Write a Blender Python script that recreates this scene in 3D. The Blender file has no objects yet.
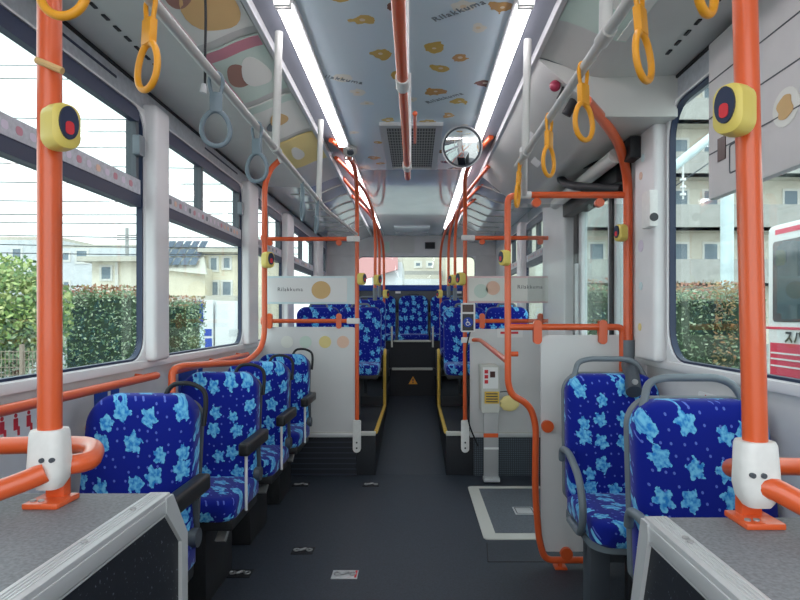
import bpy, bmesh, math, random
from mathutils import Vector, Matrix
random.seed(7)
sc = bpy.context.scene
COL = sc.collection
F, CX, CY, H = 578.0, 415.0, 316.0, 1.25
XL, XR = -1.20, 1.10          # inner wall faces
CB = -0.037                   # bus centre line
PI = math.pi
V = Vector

def P(px, py, Y):             # point seen at that pixel, Y metres down the bus
    return V(((px-CX)/F*Y, Y, H-(py-CY)/F*Y))

# ------------------------------------------------------------------ materials
def lin(c):
    return tuple(((v/255)/12.92 if v/255 <= .04045 else (((v/255)+.055)/1.055)**2.4) for v in c) + (1.0,)

def base_mat(name):
    m = bpy.data.materials.new(name); m.use_nodes = True
    nt = m.node_tree
    return m, nt, nt.nodes['Principled BSDF']

def M_(name, rgb, rough=.5, metal=0, var=0, scale=40, spec=.5, coat=0, bump=0, bscale=200):
    m, nt, b = base_mat(name)
    b.inputs['Roughness'].default_value = rough
    b.inputs['Metallic'].default_value = metal
    b.inputs['Specular IOR Level'].default_value = spec
    b.inputs['Coat Weight'].default_value = coat
    b.inputs['Base Color'].default_value = lin(rgb)
    tc = nt.nodes.new('ShaderNodeTexCoord')
    if var:
        n = nt.nodes.new('ShaderNodeTexNoise'); n.inputs['Scale'].default_value = scale; n.inputs['Detail'].default_value = 3
        nt.links.new(tc.outputs['Object'], n.inputs['Vector'])
        r = nt.nodes.new('ShaderNodeValToRGB')
        r.color_ramp.elements[0].position = .3; r.color_ramp.elements[1].position = .7
        r.color_ramp.elements[0].color = lin([max(0, c*(1-var)) for c in rgb])
        r.color_ramp.elements[1].color = lin([min(255, c*(1+var)) for c in rgb])
        nt.links.new(n.outputs['Fac'], r.inputs['Fac']); nt.links.new(r.outputs['Color'], b.inputs['Base Color'])
    if bump:
        n2 = nt.nodes.new('ShaderNodeTexNoise'); n2.inputs['Scale'].default_value = bscale
        nt.links.new(tc.outputs['Object'], n2.inputs['Vector'])
        bp = nt.nodes.new('ShaderNodeBump'); bp.inputs['Strength'].default_value = bump; bp.inputs['Distance'].default_value = .004
        nt.links.new(n2.outputs['Fac'], bp.inputs['Height']); nt.links.new(bp.outputs['Normal'], b.inputs['Normal'])
    return m

def speckle_mat(name, rgb, rgb2, scale, thr, rough=.5):
    m, nt, b = base_mat(name); b.inputs['Roughness'].default_value = rough
    tc = nt.nodes.new('ShaderNodeTexCoord')
    n = nt.nodes.new('ShaderNodeTexNoise'); n.inputs['Scale'].default_value = scale; n.inputs['Detail'].default_value = 2
    nt.links.new(tc.outputs['Object'], n.inputs['Vector'])
    r = nt.nodes.new('ShaderNodeValToRGB')
    r.color_ramp.elements[0].position = thr; r.color_ramp.elements[1].position = min(1, thr+.08)
    r.color_ramp.elements[0].color = lin(rgb); r.color_ramp.elements[1].color = lin(rgb2)
    nt.links.new(n.outputs['Fac'], r.inputs['Fac']); nt.links.new(r.outputs['Color'], b.inputs['Base Color'])
    return m

class NT:                      # tiny helper for math chains
    def __init__(s, nt): s.nt = nt
    def m(s, op, a, b=None, c=None):
        n = s.nt.nodes.new('ShaderNodeMath'); n.operation = op
        for i, x in enumerate((a, b, c)):
            if x is None: continue
            if isinstance(x, (int, float)): n.inputs[i].default_value = x
            else: s.nt.links.new(x, n.inputs[i])
        return n.outputs[0]
    def mix(s, f, a, b):
        n = s.nt.nodes.new('ShaderNodeMix'); n.data_type = 'RGBA'
        for i, x in ((0, f), (6, a), (7, b)):
            if isinstance(x, (int, float)): n.inputs[i].default_value = x
            elif isinstance(x, tuple): n.inputs[i].default_value = x
            else: s.nt.links.new(x, n.inputs[i])
        return n.outputs[2]

def fabric_mat():
    m, nt, b = base_mat('seat_fabric'); k = NT(nt)
    b.inputs['Roughness'].default_value = .9; b.inputs['Specular IOR Level'].default_value = .15
    b.inputs['Sheen Weight'].default_value = .15
    tc = nt.nodes.new('ShaderNodeTexCoord'); oi = nt.nodes.new('ShaderNodeObjectInfo')
    sp = nt.nodes.new('ShaderNodeSeparateXYZ'); nt.links.new(tc.outputs['Object'], sp.inputs[0])
    off = k.m('MULTIPLY', oi.outputs['Random'], 37.0)
    u = k.m('ADD', k.m('ADD', sp.outputs[0], k.m('MULTIPLY', sp.outputs[1], .6)), off); v = k.m('SUBTRACT', sp.outputs[2], sp.outputs[1])
    cb = nt.nodes.new('ShaderNodeCombineXYZ'); nt.links.new(u, cb.inputs[0]); nt.links.new(v, cb.inputs[1])
    S = 11.2
    vo = nt.nodes.new('ShaderNodeTexVoronoi'); vo.voronoi_dimensions = '2D'; vo.inputs['Scale'].default_value = S
    vo.inputs['Randomness'].default_value = .62
    nt.links.new(cb.outputs[0], vo.inputs['Vector'])
    sub = nt.nodes.new('ShaderNodeVectorMath'); sub.operation = 'SUBTRACT'
    nt.links.new(cb.outputs[0], sub.inputs[0]); nt.links.new(vo.outputs['Position'], sub.inputs[1])
    s2 = nt.nodes.new('ShaderNodeSeparateXYZ'); nt.links.new(sub.outputs[0], s2.inputs[0])
    ang = k.m('ARCTAN2', s2.outputs[1], s2.outputs[0])
    rad = vo.outputs['Distance']
    sc_ = nt.nodes.new('ShaderNodeSeparateColor'); nt.links.new(vo.outputs['Color'], sc_.inputs[0])
    ph = k.m('MULTIPLY', sc_.outputs[0], 6.28)
    star = k.m('COSINE', k.m('ADD', k.m('MULTIPLY', ang, 5.0), ph))
    lim = k.m('MULTIPLY', k.m('ADD', k.m('MULTIPLY', star, .06), .30), k.m('ADD', k.m('MULTIPLY', sc_.outputs[1], .35), .78))
    nz = nt.nodes.new('ShaderNodeTexNoise'); nz.inputs['Scale'].default_value = 70; nt.links.new(cb.outputs[0], nz.inputs['Vector'])
    lim2 = k.m('ADD', lim, k.m('MULTIPLY', k.m('SUBTRACT', nz.outputs['Fac'], .5), .34))
    rn = rad
    mask = k.m('LESS_THAN', rn, lim2)
    tone = nt.nodes.new('ShaderNodeValToRGB'); tone.color_ramp.elements[0].position = .38; tone.color_ramp.elements[1].position = .62
    tone.color_ramp.elements[0].color = lin((40, 128, 205)); tone.color_ramp.elements[1].color = lin((118, 196, 232))
    nt.links.new(nz.outputs['Fac'], tone.inputs['Fac'])
    v2 = nt.nodes.new('ShaderNodeTexVoronoi'); v2.voronoi_dimensions = '2D'; v2.inputs['Scale'].default_value = 27; v2.inputs['Randomness'].default_value = .55
    nt.links.new(cb.outputs[0], v2.inputs['Vector'])
    dot = k.m('LESS_THAN', v2.outputs['Distance'], .105)
    c1 = k.mix(dot, lin((12, 30, 136)), lin((92, 112, 200)))
    c2 = k.mix(mask, c1, tone.outputs['Color'])
    nt.links.new(c2, b.inputs['Base Color'])
    return m

def ceiling_mat():
    m, nt, b = base_mat('printed_ceiling'); k = NT(nt)
    b.inputs['Roughness'].default_value = .24; b.inputs['Coat Weight'].default_value = .3; b.inputs['Coat Roughness'].default_value = .06
    tc = nt.nodes.new('ShaderNodeTexCoord')
    mp = nt.nodes.new('ShaderNodeMapping'); mp.inputs['Rotation'].default_value = (0, 0, .25); nt.links.new(tc.outputs['Object'], mp.inputs[0])
    nz = nt.nodes.new('ShaderNodeTexNoise'); nz.inputs['Scale'].default_value = 17; nt.links.new(mp.outputs[0], nz.inputs['Vector'])
    vo = nt.nodes.new('ShaderNodeTexVoronoi'); vo.voronoi_dimensions = '2D'; vo.inputs['Scale'].default_value = 4.6; vo.inputs['Randomness'].default_value = .75
    nt.links.new(mp.outputs[0], vo.inputs['Vector'])
    s = nt.nodes.new('ShaderNodeSeparateColor'); nt.links.new(vo.outputs['Color'], s.inputs[0])
    d = k.m('ADD', vo.outputs['Distance'], k.m('MULTIPLY', k.m('SUBTRACT', nz.outputs['Fac'], .5), .42))
    mask = k.m('LESS_THAN', d, k.m('ADD', k.m('MULTIPLY', s.outputs[1], .10), .12))
    rp = nt.nodes.new('ShaderNodeValToRGB'); rp.color_ramp.interpolation = 'CONSTANT'
    e = rp.color_ramp.elements
    e[0].position = 0; e[0].color = lin((196, 150, 88)); e[1].position = .32; e[1].color = lin((128, 92, 78))
    for p, c in ((.52, (226, 224, 214)), (.76, (205, 172, 92))):
        x = e.new(p); x.color = lin(c)
    nt.links.new(s.outputs[0], rp.inputs['Fac'])
    nt.links.new(k.mix(mask, k.mix(k.m('LESS_THAN', 2.0, 1.0), lin((204, 221, 231)), lin((0, 0, 0))), k.mix(k.m('LESS_THAN', k.m('ADD', vo.outputs['Distance'], k.m('MULTIPLY', nz.outputs['Fac'], .06)), .075), rp.outputs['Color'], lin((226, 208, 176)))), b.inputs['Base Color'])
    return m

def glass_mat(name, tint=(238, 245, 244), gl=.06):
    m = bpy.data.materials.new(name); m.use_nodes = True
    nt = m.node_tree; nt.nodes.clear()
    o = nt.nodes.new('ShaderNodeOutputMaterial'); mx = nt.nodes.new('ShaderNodeMixShader')
    t = nt.nodes.new('ShaderNodeBsdfTransparent'); t.inputs[0].default_value = lin(tint)
    g = nt.nodes.new('ShaderNodeBsdfGlossy'); g.inputs['Roughness'].default_value = .02
    lw = nt.nodes.new('ShaderNodeLayerWeight'); lw.inputs[0].default_value = .18
    k = NT(nt); f = k.m('MINIMUM', k.m('ADD', k.m('MULTIPLY', lw.outputs['Fresnel'], .16), gl*.3), .6)
    nt.links.new(f, mx.inputs[0]); nt.links.new(t.outputs[0], mx.inputs[1]); nt.links.new(g.outputs[0], mx.inputs[2])
    nt.links.new(mx.outputs[0], o.inputs[0])
    return m

def emit_mat(name, rgb, st):
    m, nt, b = base_mat(name)
    b.inputs['Base Color'].default_value = lin(rgb)
    b.inputs['Emission Color'].default_value = lin(rgb); b.inputs['Emission Strength'].default_value = st
    return m

def foliage_mat(name, cols):
    m, nt, b = base_mat(name); b.inputs['Roughness'].default_value = .55
    g = nt.nodes.new('ShaderNodeNewGeometry'); r = nt.nodes.new('ShaderNodeValToRGB')
    e = r.color_ramp.elements
    while len(e) < len(cols): e.new(.5)
    for i, c in enumerate(cols):
        e[i].position = i/(len(cols)-1); e[i].color = lin(c)
    nt.links.new(g.outputs['Random Per Island'], r.inputs['Fac']); nt.links.new(r.outputs['Color'], b.inputs['Base Color'])
    return m

def tread_mat(name, rgb, scale, kind='diamond'):
    m, nt, b = base_mat(name); b.inputs['Roughness'].default_value = .45; k = NT(nt)
    tc = nt.nodes.new('ShaderNodeTexCoord'); s = nt.nodes.new('ShaderNodeSeparateXYZ'); nt.links.new(tc.outputs['Object'], s.inputs[0])
    if kind == 'diamond':
        a = k.m('SINE', k.m('MULTIPLY', k.m('ADD', s.outputs[0], s.outputs[2]), scale)); c = k.m('SINE', k.m('MULTIPLY', k.m('SUBTRACT', s.outputs[0], s.outputs[2]), scale))
        f = k.m('GREATER_THAN', k.m('MULTIPLY', a, c), .25)
    else:
        f = k.m('GREATER_THAN', k.m('SINE', k.m('MULTIPLY', s.outputs[2], scale)), .75)
    nt.links.new(k.mix(f, lin(rgb), lin([min(255, c*1.55+8) for c in rgb])), b.inputs['Base Color'])
    return m

M = dict(
    orange=M_('orange_coated_steel', (218, 92, 44), .32, coat=.3),
    white=M_('white_plastic', (226, 226, 224), .42, var=.02),
    wall=M_('pale_grey_wall_panel', (206, 205, 205), .45, var=.02, scale=8),
    pillar=M_('white_window_pillar', (222, 222, 224), .4, var=.015, scale=6),
    header=M_('blue_grey_header', (186, 191, 198), .5, var=.05, scale=45),
    cove=M_('grey_cove_panel', (196, 197, 194), .38, var=.015, scale=5),
    coveshine=M_('glossy_cove_panel', (190, 191, 190), .13, var=.02, scale=5, coat=.6),
    trough=M_('dark_grey_trough', (110, 114, 124), .5),
    ceil=ceiling_mat(),
    ceilshine=M_('glossy_rear_ceiling', (186, 198, 206), .12, var=.03, scale=3, coat=.5),
    black=M_('black_rubber', (22, 24, 30), .6),
    blackp=M_('black_plastic', (34, 35, 38), .45, var=.1, scale=90),
    gasket=M_('dark_blue_window_gasket', (28, 42, 72), .45),
    rail=M_('grey_sash_rail', (188, 190, 198), .5, var=.06, scale=60),
    grey=M_('grey_plastic', (108, 118, 126), .45),
    dgrey=M_('dark_grey_plastic', (70, 76, 84), .5),
    strap=M_('grey_strap', (112, 128, 138), .5),
    yellow=M_('yellow_plastic', (232, 160, 36), .4),
    cream=M_('cream_yellow_button', (224, 204, 104), .4),
    alu=M_('brushed_aluminium', (200, 202, 204), .38, .3),
    steel=M_('brushed_steel', (170, 170, 172), .5, .5),
    floor=M_('dark_vinyl_floor', (47, 54, 64), .5, var=.16, scale=140),
    dark=M_('black_blue_riser', (19, 24, 33), .6, var=.1, scale=60),
    archtop=M_('grey_speckled_vinyl', (114, 117, 122), .55, var=.12, scale=170, bump=.1),
    archside=speckle_mat('black_sparkle_vinyl', (16, 21, 31), (110, 118, 130), 150, .66, .55),
    diamond=tread_mat('diamond_tread', (52, 60, 68), 190),
    ribbed=tread_mat('ribbed_riser', (27, 32, 42), 150, 'rib'),
    fabric=fabric_mat(),
    board=M_('pale_grey_board', (212, 213, 214), .3, var=.012, scale=4),
    bluepad=M_('blue_padding', (24, 62, 150), .7, var=.06, scale=40),
    yline=M_('yellow_edge_trim', (214, 176, 74), .5, var=.05, scale=50),
    nosing=M_('white_step_nosing', (196, 196, 190), .5),
    led=emit_mat('led_diffuser', (252, 246, 250), 7.0),
    glass=glass_mat('window_glass'),
    acrylic=glass_mat('clear_acrylic', (236, 240, 240), .1),
    mirror=M_('convex_mirror_face', (235, 238, 238), .02, 1),
    mesh=None,
    sblue=M_('blue_sign', (24, 66, 170), .5), swhite=M_('white_sign', (226, 226, 226), .5), sred=M_('red_print', (205, 44, 54), .5),
    ink=M_('dark_print', (58, 60, 66), .6), lpaper=M_('pale_cyan_card', (206, 226, 230), .5), pink=M_('pale_pink_card', (226, 200, 200), .5),
    tan=M_('tan_print', (206, 172, 118), .55), brown=M_('brown_print', (150, 112, 100), .55), pyellow=M_('pale_yellow_card', (226, 208, 140), .5),
    rose=M_('dusty_rose_print', (196, 132, 146), .5), whitep=M_('off_white_card', (222, 224, 218), .5), mint=M_('pale_mint_card', (196, 214, 204), .5),
    lilac=M_('lilac_sticker', (214, 204, 220), .5), peach=M_('peach_print', (226, 190, 168), .55),
    wood=M_('dark_brown_screen', (70, 44, 40), .3),
)
def grille_mat():
    m, nt, b = base_mat('punched_grille'); k = NT(nt); b.inputs['Roughness'].default_value = .5
    tc = nt.nodes.new('ShaderNodeTexCoord'); s = nt.nodes.new('ShaderNodeSeparateXYZ'); nt.links.new(tc.outputs['Object'], s.inputs[0])
    a = k.m('SINE', k.m('ADD', k.m('MULTIPLY', s.outputs[0], 190), k.m('MULTIPLY', s.outputs[1], 55))); c = k.m('SINE', k.m('SUBTRACT', k.m('MULTIPLY', s.outputs[0], 190), k.m('MULTIPLY', s.outputs[1], 55)))
    f = k.m('GREATER_THAN', k.m('MULTIPLY', a, c), .12)
    nt.links.new(k.mix(f, lin((150, 150, 146)), lin((40, 42, 44))), b.inputs['Base Color'])
    return m
M['mesh'] = grille_mat()

# ------------------------------------------------------------------ mesh builder
def fillet(pts, r, n=6):
    pts = [V(p) for p in pts]
    if len(pts) < 3 or r <= 0: return pts
    out = [pts[0]]
    for a, b, c in zip(pts, pts[1:], pts[2:]):
        d1, d2 = (a-b), (c-b); l = min(r, d1.length*.49, d2.length*.49)
        p, q = b+d1.normalized()*l, b+d2.normalized()*l
        for i in range(n+1):
            t = i/n; out.append(p*(1-t)**2 + b*2*t*(1-t) + q*t*t)
    out.append(pts[-1]); return out

def rrect(w, h, r, n=6, cx=0, cy=0):
    rs = r if isinstance(r, (list, tuple)) else [r]*4      # corners: +x+y, -x+y, -x-y, +x-y
    out = []
    for (sx, sy, a0), q in zip(((1, 1, 0), (-1, 1, 90), (-1, -1, 180), (1, -1, 270)), rs):
        for i in range(n+1):
            a = math.radians(a0+90*i/n)
            out.append((cx+sx*(w/2-q)+q*math.cos(a), cy+sy*(h/2-q)+q*math.sin(a)))
    return out

class MB:
    def __init__(s): s.bm = bmesh.new()
    def box(s, x0, x1, y0, y1, z0, z1, bev=0, seg=2):
        t = bmesh.new(); bmesh.ops.create_cube(t, size=1)
        for v in t.verts: v.co = V(((x0+x1)/2+v.co.x*(x1-x0), (y0+y1)/2+v.co.y*(y1-y0), (z0+z1)/2+v.co.z*(z1-z0)))
        if bev: bmesh.ops.bevel(t, geom=t.edges[:], offset=bev, segments=seg, affect='EDGES', profile=.6)
        s._merge(t); return s
    def _merge(s, t, mat=None):
        if mat is not None: bmesh.ops.transform(t, matrix=mat, verts=t.verts)
        me = bpy.data.meshes.new('tmp'); t.to_mesh(me); t.free(); s.bm.from_mesh(me); bpy.data.meshes.remove(me)
    def obox(s, size, mat, bev=0):
        t = MB(); t.box(-size[0]/2, size[0]/2, -size[1]/2, size[1]/2, -size[2]/2, size[2]/2, bev); s._merge(t.bm, mat); return s
    def tube(s, pts, r, fr=0, seg=12, caps=True, closed=False):
        pts = fillet(pts, fr); n = len(pts); rr = r if isinstance(r, (list, tuple)) else [r]*n
        if len(rr) != n: rr = [rr[0]+(rr[-1]-rr[0])*i/(n-1) for i in range(n)]
        rings = []; up = None
        for i, p in enumerate(pts):
            if closed: t = (pts[(i+1) % n]-pts[i-1]).normalized()
            else: t = ((pts[i+1]-p).normalized() if i < n-1 else V()) + ((p-pts[i-1]).normalized() if i else V())
            t.normalize()
            if up is None: up = t.orthogonal().normalized()
            up = (up - t*up.dot(t)).normalized(); w = t.cross(up)
            rings.append([s.bm.verts.new(p+(up*math.cos(2*PI*j/seg)+w*math.sin(2*PI*j/seg))*rr[i]) for j in range(seg)])
        for a, b in zip(rings, rings[1:] + ([rings[0]] if closed else [])):
            for j in range(seg): s.bm.faces.new((a[j], a[(j+1) % seg], b[(j+1) % seg], b[j]))
        if caps and not closed: s.bm.faces.new(rings[0][::-1]); s.bm.faces.new(rings[-1])
        return s
    def prism(s, poly, fn, w0, w1, bev=0):         # poly 2-D, fn(u,v,w) -> point
        a = [s.bm.verts.new(fn(u, v, w0)) for u, v in poly]; b = [s.bm.verts.new(fn(u, v, w1)) for u, v in poly]; n = len(a)
        s.bm.faces.new(a[::-1]); s.bm.faces.new(b)
        for i in range(n): s.bm.faces.new((a[i], a[(i+1) % n], b[(i+1) % n], b[i]))
        return s
    def ring(s, outer, inner, fn, w0, w1):
        n = len(outer); L = [[s.bm.verts.new(fn(u, v, w)) for u, v in pl] for pl, w in ((outer, w0), (outer, w1), (inner, w1), (inner, w0))]
        for k in range(4):
            a, b = L[k], L[(k+1) % 4]
            for i in range(n): s.bm.faces.new((a[i], a[(i+1) % n], b[(i+1) % n], b[i]))
        return s
    def pillow(s, outline, fn, t, bulge, back=.96):
        n = len(outline); cu = sum(u for u, v in outline)/n; cv = sum(v for u, v in outline)/n
        lv = [(back, 0), (1, .012), (1, t-.022), (.985, t-.010), (.95, t), (.8, t+bulge*.55), (.5, t+bulge*.92)]
        R = [[s.bm.verts.new(fn(cu+(u-cu)*k, cv+(v-cv)*k, w)) for u, v in outline] for k, w in lv]
        s.bm.faces.new(R[0][::-1])
        for a, b in zip(R, R[1:]):
            for i in range(n): s.bm.faces.new((a[i], a[(i+1) % n], b[(i+1) % n], b[i]))
        c = s.bm.verts.new(fn(cu, cv, t+bulge))
        for i in range(n): s.bm.faces.new((R[-1][i], R[-1][(i+1) % n], c))
        return s
    def ball(s, c, r, seg=16, sq=(1, 1, 1), rot=None):
        t = bmesh.new(); bmesh.ops.create_uvsphere(t, u_segments=seg, v_segments=seg//2, radius=1)
        m = Matrix.Translation(V(c)) @ (rot or Matrix.Identity(4)) @ Matrix.Diagonal((r*sq[0], r*sq[1], r*sq[2], 1)); s._merge(t, m); return s
    def disc(s, c, axis, r, th, seg=24, r2=None):
        ax = V(axis).normalized(); s.tube([V(c)-ax*th/2, V(c)+ax*th/2], [r, r if r2 is None else r2], seg=seg); return s
    def quad(s, *p):
        s.bm.faces.new([s.bm.verts.new(V(q)) for q in p]); return s
    def build(s, name, mat, parent=None, origin=None):
        bmesh.ops.recalc_face_normals(s.bm, faces=s.bm.faces[:])
        root = parent
        while root is not None and root.parent is not None: root = root.parent
        if root is not None: o_ = V(root.location)
        elif origin is not None: o_ = V(origin)
        else:
            xs = [v.co for v in s.bm.verts]
            o_ = V(((min(c.x for c in xs)+max(c.x for c in xs))/2, (min(c.y for c in xs)+max(c.y for c in xs))/2, min(c.z for c in xs)))
        for v in s.bm.verts: v.co -= o_
        me = bpy.data.meshes.new(name); s.bm.to_mesh(me); s.bm.free()
        me.materials.append(M[mat] if isinstance(mat, str) else mat)
        me.shade_smooth(); me.set_sharp_from_angle(angle=.7)
        o = bpy.data.objects.new(name, me); COL.objects.link(o)
        if root is not None: o.parent = parent
        else: o.location = o_
        return o

def tag(o, label=None, cat=None, group=None, kind=None):
    if label: o['label'] = label
    if cat: o['category'] = cat
    if group: o['group'] = group
    if kind: o['kind'] = kind
    return o
def thing(name, loc, label, cat, group=None):
    o = bpy.data.objects.new(name, None); o.location = V(loc); o.empty_display_size = .05; COL.objects.link(o)
    return tag(o, label, cat, group)
def struct(o): o['kind'] = 'structure'; return o
def copy_tree(o, parent=None):
    c = o.copy(); COL.objects.link(c)
    if parent is not None: c.parent = parent
    for ch in list(o.children): copy_tree(ch, c)
    return c
def text_mesh(name, body, size, mat, parent, fn, depth=.001, align='CENTER', bold=0):
    cu = bpy.data.curves.new('t', 'FONT'); cu.body = body; cu.size = size; cu.align_x = align; cu.align_y = 'CENTER'; cu.extrude = depth; cu.space_character = 1.15; cu.offset = bold; cu.resolution_u = 2
    to = bpy.data.objects.new('t', cu); COL.objects.link(to); bpy.context.view_layer.update()
    me = bpy.data.meshes.new_from_object(to.evaluated_get(bpy.context.evaluated_depsgraph_get()))
    bpy.data.objects.remove(to); bpy.data.curves.remove(cu)
    root = parent
    while root is not None and root.parent is not None: root = root.parent
    o_ = V(root.location) if root else V()
    for v in me.vertices: v.co = V(fn(v.co.x, v.co.y, v.co.z)) - o_
    me.materials.clear(); me.materials.append(M[mat]); me.name = name
    o = bpy.data.objects.new(name, me); COL.objects.link(o); o.parent = parent
    return o
fxz = lambda Y: (lambda u, v, w: V((u, Y-w, v)))       # facing the camera, w towards it
fyz = lambda X, s: (lambda u, v, w: V((X+s*w, u, v)))  # on a side wall, w inwards
fxy = lambda Z: (lambda u, v, w: V((u, v, Z+w)))

# ================================================================== THE SETTING
YF, YS, YR = -0.6, 4.54, 7.9       # front end, platform front, rear wall
struct(MB().box(XL-.06, XR+.06, YF, YS+.05, -.06, 0).build('floor', 'floor'))
LXI, RXI = -0.309, 0.243           # aisle edges
b = MB(); b.prism([(YS, -.05), (YS, 0), (7.0, .28), (7.0, -.05)], lambda u, v, w: V((w, u, v)), LXI, RXI)
struct(b.build('floor_aisle', 'floor'))
PZT = .335
def platform(name, x0, x1, mat):
    b = MB(); b.box(x0, x1, YS, 5.9, -.05, PZT, .006); b.box(x0, x1, 5.9, YR, -.05, .43, .006)
    o = struct(b.build(name, mat)); return o
platform('floor_left', XL, LXI, 'dark'); platform('floor_right', RXI, XR, 'dark')
# riser faces below the screens
struct(MB().box(XL, -.46, YS-.012, YS, .0, PZT-.02).build('trim_1', 'ribbed'))
struct(MB().box(.46, XR, YS-.012, YS, .0, PZT-.02).build('trim_2', 'diamond'))
for i, (x0, x1) in enumerate(((XL, LXI), (RXI, XR))):
    struct(MB().box(x0, x1, YS-.02, YS+.02, PZT-.022, PZT+.008, .004).build('trim_%d' % (3+i), 'nosing'))
for i, (x, s) in enumerate(((LXI, -1), (RXI, 1))):
    b = MB(); b.tube([(x-s*.0, YS+.02, PZT), (x, 5.88, PZT), (x+s*.0, 5.9, .43), (x, 5.9, .86), (x, 5.98, .9)], .016, .03, 8)
    struct(b.build('trim_%d' % (5+i), 'yline'))
    struct(MB().box(min(x, x+s*.03), max(x, x+s*.03), 5.91, 6.9, .5, .85, .006).build('trim_%d' % (7+i), 'dark'))
# aisle steps
b = MB(); b.box(LXI, RXI, 7.0, 7.24, 0, .61); b.box(LXI, RXI, 7.24, YR, 0, .93); struct(b.build('floor_steps', 'dark'))
b = MB(); b.box(LXI+.03, RXI-.03, 6.985, 7.03, .595, .622, .004); struct(b.build('trim_9', 'nosing'))
b = MB(); b.box(LXI+.04, RXI-.04, 7.225, 7.26, .925, .95, .004); struct(b.build('trim_10', 'nosing'))

# ---- ceiling
b = MB(); b.box(CB-.39, CB+.39, YF, 4.32, 2.35, 2.38); ceil = struct(b.build('ceiling', 'ceil', origin=(0, 0, 0)))
b = MB(); b.box(CB-.39, CB+.39, 4.32, YR, 2.345, 2.38); b.box(CB-.22, CB+.22, 7.0, 7.7, 2.33, 2.35, .006); struct(b.build('ceiling_rear', 'ceilshine'))
for i, (px, py, t, rot) in enumerate(((458, 11, 'Rilakkuma', .62), (444, 98, 'Rilakkuma', .62), (341, 79, 'Rilakkuma', -.45))):
    Y = 1.1*F/(316-py); X = (px-CX)/F*Y
    ca, sa = math.cos(rot), math.sin(rot)
    text_mesh('lettering', t, .046, 'grey', ceil, lambda u, v, w, X=X, Y=Y, ca=ca, sa=sa: (X+u*ca-v*sa, Y-u*sa-v*ca, 2.349-w))
PROF = [(1.2, 2.26), (.98, 2.252), (.82, 2.248), (.765, 2.255), (.71, 2.275), (.65, 2.303), (.59, 2.325), (.54, 2.335)]
def prof_pt(s):                    # arc parameter 0..1 over PROF[2:]
    pr = PROF[2:]; L = [0]
    for a, c in zip(pr, pr[1:]): L.append(L[-1]+math.hypot(c[0]-a[0], c[1]-a[1]))
    t = s*L[-1]
    for i in range(len(pr)-1):
        if t <= L[i+1] or i == len(pr)-2:
            k = (t-L[i])/(L[i+1]-L[i]); return pr[i][0]+(pr[i+1][0]-pr[i][0])*k, pr[i][1]+(pr[i+1][1]-pr[i][1])*k
def cove(name, s, y0, y1, mat, prof=PROF, ribs=None):
    b = MB(); pts = [(min(max(CB+s*d, XL), XR), z) for d, z in prof]
    up = [(x, z+.03) for x, z in pts[::-1]]
    b.prism(pts+up, lambda u, v, w: V((u, w, v)), y0, y1)
    return struct(b.build(name, mat))
cove('trim_11', -1, YF, 4.5, 'cove'); cove('trim_12', -1, 4.5, YR, 'coveshine')
cove('trim_13', 1, YF, 2.42, 'cove'); cove('trim_14', 1, 4.45, YR, 'coveshine')
DP = [(1.137, 2.085), (.86, 2.085), (.83, 2.09), (.54, 2.335)]
o = cove('trim_15', 1, 2.45, 4.45, 'cove', DP)
b = MB(); b.prism([(CB+.54, 2.335), (CB+.83, 2.085), (XR, 2.085), (XR, 2.26), (CB+.82, 2.25)], lambda u, v, w: V((u, w, v)), 2.42, 2.45); struct(b.build('trim_16', 'cove'))
for i, s in enumerate((-1, 1)):    # troughs beside the lamps, edge rails
    b = MB(); xa, xb = sorted((CB+s*.39, CB+s*.55)); b.box(xa, xb, YF, YR, 2.36, 2.40)
    struct(b.build('trim_%d' % (17+i), 'trough'))
    b = MB(); xa, xb = sorted((CB+s*.535, CB+s*.555)); b.box(xa, xb, YF, YR, 2.322, 2.36, .003); xa, xb = sorted((CB+s*.380, CB+s*.392)); b.box(xa, xb, YF, YR, 2.335, 2.36, .002)
    struct(b.build('trim_%d' % (19+i), 'alu'))
b = MB(); b.box(XL-.1, XR+.1, YF, YR+.1, 2.42, 2.46); struct(b.build('ceiling_roof', 'trough'))
# seams of the rear cove
for s in (-1, 1):
    for j, y in enumerate((4.75, 5.1, 5.45, 5.8, 6.15, 6.5, 6.85)):
        pts = [V((min(max(CB+s*d, XL), XR), y, z-.004)) for d, z in PROF[1:]]
        struct(MB().tube(pts, .006, 0, 6).build('trim_%d' % (40+j+(10 if s > 0 else 0)), 'coveshine'))
# slot vents (dark dashes) and grooves along the flat of the coves: fittings of the cove
def vent(y0, s, nd, label):
    t = thing('slot_vent', (CB+s*1.0, y0, 2.25), label, 'vent')
    for k in range(nd):
        y = y0+k*.075; X = CB+s*1.0
        MB().box(X-.006, X+.006, y, y+.035, 2.2485, 2.2535).build('slot', 'black', t)
vent(1.62, -1, 10, 'row of black slots in the pale cove above the left windows')
vent(1.5, 1, 10, 'row of black slots in the pale cove above the right window')

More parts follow.
